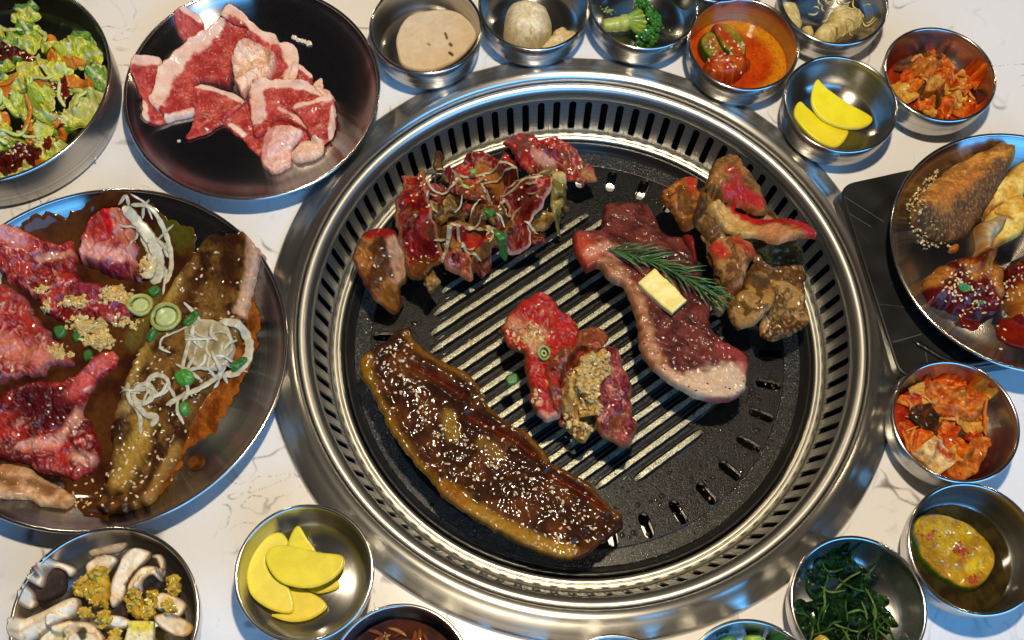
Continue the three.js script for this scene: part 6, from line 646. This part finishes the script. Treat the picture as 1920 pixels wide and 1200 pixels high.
{ // 12 mushrooms
  bowl('deep steel bowl of sliced mushrooms with garlic and butter at the bottom left', [-0.2474, 0.2138], 'deep');
  setRound(-0.2474, 0.2138, 0.0465, () => 0.018);
  const t = group0('sliced_mushrooms', 'sliced white mushrooms with brown gills filling the deep bowl', 'mushrooms', [-0.2474, 0.2138]), wh = (z = []) => tone({ gm: 1.1, a: [0.78, 0.63, 0.43], b: [0.92, 0.82, 0.64], f: 60, fl: 0.5, z: [{ edge: 1, w: 0.0013, h: 0.4, c: [0.3, 0.16, 0.07], k: 0.8 }, ...z], sp: 0.08, spf: 240, spc: [0.3, 0.18, 0.08], spk: 0.7 }), gill = tone({ a: [0.03, 0.015, 0.01], b: [0.07, 0.035, 0.02], m: 0.2, mc: [0.1, 0.055, 0.03], mf: 400 });
  const o = { t: 0.0042, edge: 0.0008, side: 0.7, stiff: 0.014, hn: buckle(0.0012, 90, 0.4, 0.0003) }, sl = (pts, z, e = {}) => part('slice', t, pts, wh(z), { ...o, ...e }, M.dry);
  part('gills', t, [[-.293, .1963], [-.2891, .188], [-.2803, .1872], [-.2769, .1992], [-.2864, .2053], [-.2938, .2051]], gill, { t: 0.004, edge: 0.002 }, M.matte); part('gills', t, [[-.256, .2032], [-.2494, .1996], [-.2403, .2075], [-.2457, .2166], [-.2523, .2129]], gill, { t: 0.003, edge: 0.002 }, M.matte);
  R = mulberry(88); for (let k = 0; k < 8; k++) { const q = R() * TAU, r = 0.036 * Math.sqrt(R()), x = -0.2474 + r * Math.cos(q), z = 0.2138 + r * Math.sin(q), a0 = R() * TAU, L = 0.007 + 0.004 * R(); if (k % 3) sl(spread(12, (i) => { const a = (i / 11) * PI * 1.15, i2 = i; const [u, v] = rot(L * Math.cos(a), L * 0.8 * Math.sin(a) - 0.002, a0); return [x + u, z + v]; }), []); else sl(spread(10, (i) => { const a = (i / 10) * TAU, [u, v] = rot(L * 1.1 * Math.cos(a), 0.0034 * Math.sin(a), a0); return [x + u, z + v]; }), []); }
  sl([[-.2686, .1762], [-.2621, .1732], [-.2488, .1696], [-.2506, .1739], [-.2617, .1777], [-.2667, .1793]], [{ l: [[-.2669, .1784], [-.2499, .1715]], w: 0.002, c: [0.3, 0.16, 0.05], k: 0.7 }]);
  sl([[-.2985, .1946], [-.2963, .1894], [-.2905, .1851], [-.2826, .1837], [-.2732, .187], [-.2758, .1911], [-.2795, .1879], [-.285, .1872], [-.2875, .1916], [-.2881, .1987], [-.2906, .1983], [-.2946, .1963]], [{ l: [[-.2897, .1859], [-.2907, .1939]], w: 0.001, c: [0.25, 0.13, 0.08] }]);
  sl([[-.2994, .1987], [-.2974, .1971], [-.2923, .201], [-.2906, .2081], [-.2941, .2104], [-.2976, .2058]], []);
  sl([[-.2334, .1755], [-.2289, .1742], [-.2258, .1778], [-.2252, .1866], [-.2284, .1827], [-.2316, .1783]], [{ l: [[-.2311, .178], [-.2283, .183]], w: 0.002, c: [0.06, 0.03, 0.02] }]);
  sl([[-.2686, .1841], [-.2632, .1788], [-.2553, .1772], [-.2518, .1796], [-.2562, .1865], [-.2612, .1916], [-.2662, .1891]], []);
  part('gills', t, [[-.2356, .1967], [-.2334, .1886], [-.2295, .1865], [-.2252, .1887], [-.2275, .1962], [-.2326, .1996]], gill, { t: 0.003, edge: 0.0015 }, M.matte);
  sl([[-.2375, .182], [-.2295, .1813], [-.2256, .1845], [-.2252, .1894], [-.2295, .1866], [-.2334, .1893], [-.2347, .197], [-.2407, .1989], [-.2433, .1937], [-.2412, .1871]], []);
  sl([[-.2445, .172], [-.2334, .1746], [-.2384, .183], [-.2435, .1916], [-.2441, .1997], [-.2479, .206], [-.2517, .1992], [-.2525, .1907], [-.2507, .1829], [-.2496, .1772]], [{ l: [[-.2336, .1752], [-.2388, .1839], [-.2439, .1925]], w: 0.0016, c: [0.16, 0.07, 0.03], k: 0.9 }]);
  sl([[-.2276, .1983], [-.2242, .195], [-.2095, .2001], [-.2124, .2075], [-.2197, .2059], [-.2254, .2035]], []); sl([[-.2256, .2081], [-.2185, .2058], [-.2038, .2113], [-.2051, .2165], [-.2115, .2176], [-.2237, .2119]], [{ l: [[-.2047, .2128], [-.2038, .2113]], w: 0.003, c: [0.6, 0.36, 0.06], k: 0.7 }]);
  sl([[-.2843, .2289], [-.2812, .2203], [-.2654, .2143], [-.2561, .2157], [-.2479, .2268], [-.2662, .234]], [{ l: [[-.2622, .2191], [-.2597, .2228]], w: 0.0022, c: [0.07, 0.05, 0.03] }, { l: [[-.2744, .2236], [-.2697, .2218]], w: 0.004, h: 0.1, c: [0.55, 0.5, 0.2], k: 0.7 }]);
  part('stalk', t, [[-.2986, .2197], [-.2972, .2174], [-.2863, .2108], [-.2716, .2018], [-.2679, .2026], [-.267, .2102], [-.2772, .2189], [-.2898, .2289], [-.296, .2267]], wh([{ l: [[-.2943, .2244], [-.2823, .2157]], w: 0.001, c: [0.38, 0.26, 0.14], k: 0.5 }, { l: [[-.2982, .2203], [-.2961, .2262]], w: 0.0014, c: [0.22, 0.12, 0.06] }]), { t: 0.011, edge: 0.008, side: 0.1, stiff: 0.03, hn: buckle(0.0006, 80, 0.4, 0.00025) }, M.dry);
  const g = group0('garlic_paste', 'golden minced garlic in dollops over the mushrooms', 'garlic', [-.2512, .1987]); R = mulberry(6);
  for (const q of [[[-.2737, .1943], [-.2669, .1888], [-.262, .1845], [-.2552, .186], [-.2544, .1926], [-.2517, .1995], [-.2521, .2053], [-.2586, .2059], [-.264, .2012], [-.2705, .2007]], [[-.2436, .1994], [-.2393, .195], [-.2345, .1974], [-.2332, .2021], [-.2307, .1947], [-.2261, .1943], [-.2252, .2014], [-.2255, .2086], [-.2333, .2098], [-.2393, .2084]], [[-.2557, .2099], [-.2494, .2084], [-.2463, .2118], [-.247, .2156], [-.2528, .2152]], [[-.2229, .1875], [-.219, .185], [-.215, .1902], [-.2162, .1961], [-.2209, .1931]], [[-.2221, .2008], [-.2171, .1995], [-.2134, .2037], [-.218, .2053]], [[-.2664, .2085], [-.2609, .2074], [-.2595, .2107], [-.2645, .2117]], [[-.248, .2184], [-.2438, .2166], [-.242, .2221], [-.2458, .2233]]]) { part('dollop', g, q, tone({ a: [0.46, 0.28, 0.015], b: [0.62, 0.42, 0.04], f: 120 }), { t: 0.004, edge: 0.003, rag: 0.0014, hn: buckle(0.001, 160, 0.3, 0.0006) }, M.dry); crumbsAt(g, scatterIn(q, 42), 0.0014, [0.6, 0.41, 0.045], 'garlic_bits', M.wetbit); }
  piece('butter_slice', 'pale block of butter among the mushrooms, yellow on top', 'butter', [[-.2375, .2117], [-.2248, .2108], [-.2226, .2243], [-.239, .2258]], tone({ a: [0.82, 0.72, 0.42], b: [0.86, 0.78, 0.5], z: [{ l: [[-.2346, .2145], [-.2267, .2141]], w: 0.0034, h: 0.3, c: [0.74, 0.62, 0.03], k: 0.9 }], sp: 0.06, spf: 280, spc: [0.1, 0.08, 0.03] }), { sharp: true, t: 0.006, edge: 0.0009, side: 0.75, stiff: 0.03 }, M.dry);
}
{ // 13, 14, 15, 16: bowls cut off by the frame
  bowl('steel bowl of red-brown seasoned sprouts cut off by the bottom edge', [-0.0873, 0.2287]);
  let t = group0('seasoned_sprouts', 'tangle of red-brown seasoned sprouts in the bowl at the bottom edge', 'sprouts', [-0.0873, 0.226]); setRound(-0.0873, 0.2287, 0.034, (r) => 0.016 - 0.003 * (r / 0.034) ** 2); R = mulberry(41);
  part('chilli_oil', t, ring(-0.0873, 0.2287, 0.0335, 0.0335), tone({ a: [0.05, 0.01, 0.003], b: [0.1, 0.02, 0.004] }), { t: 0.001, edge: 0.001 }, M.sauce);
  for (let k = 0; k < 90; k++) { const a0 = R() * TAU, r = 0.028 * Math.sqrt(R()), x = -0.0873 + r * Math.cos(a0), z = 0.226 + r * Math.sin(a0) * 0.9, a = R() * TAU, l = 0.004 + 0.004 * R(), b = a + 1.6 * (R() - 0.5); const pts = [[x, z], [x + l * Math.cos(a), z + l * Math.sin(a)], [x + l * (Math.cos(a) + Math.cos(b)), z + l * (Math.sin(a) + Math.sin(b))]]; if (pts.some(([u, v]) => Math.hypot(u + 0.0873, v - 0.2287) > 0.034)) continue; const w = R(); put('sprout', ribbon(pts, 0.0018 + 0.001 * R(), 0.0016, flat(w > 0.66 ? [0.36, 0.16, 0.04] : w > 0.3 ? [0.2, 0.05, 0.012] : [0.1, 0.02, 0.008]), { around: 6 }), M.glaze, t); }
  bowl('steel bowl of green vegetables cut off by the bottom edge, right of the middle', [0.1011, 0.22]);
  t = group0('green_vegetable', 'bright green vegetable pieces in the bowl cut off at the bottom edge', 'vegetables', [.1025, .1883]); setRound(0.1011, 0.22, 0.033, () => 0.012);
  for (const [q, c] of [[[[.0997, .1897], [.1056, .1856], [.1107, .1869], [.1095, .1943], [.1012, .1965]], [0.3, 0.46, 0.05]], [[[.0848, .1922], [.0922, .188], [.0967, .1905], [.0938, .1972], [.0849, .198]], [0.06, 0.2, 0.02]], [[[.1131, .1885], [.1197, .1867], [.1214, .1933], [.1131, .1955]], [0.1, 0.26, 0.03]]]) part('vegetable_piece', t, q, flat(c), { t: 0.005, edge: 0.003, hn: buckle(0.001, 130, 0.3) }, M.leaf);
  bowl('sliver of a steel bowl rim at the bottom edge below the grill', [0.0287, 0.2347]);
  bowl('sliver of a steel bowl at the top edge behind the cucumber kimchi', [0.0735, -0.2725]);
}
renderer.render(scene, camera);
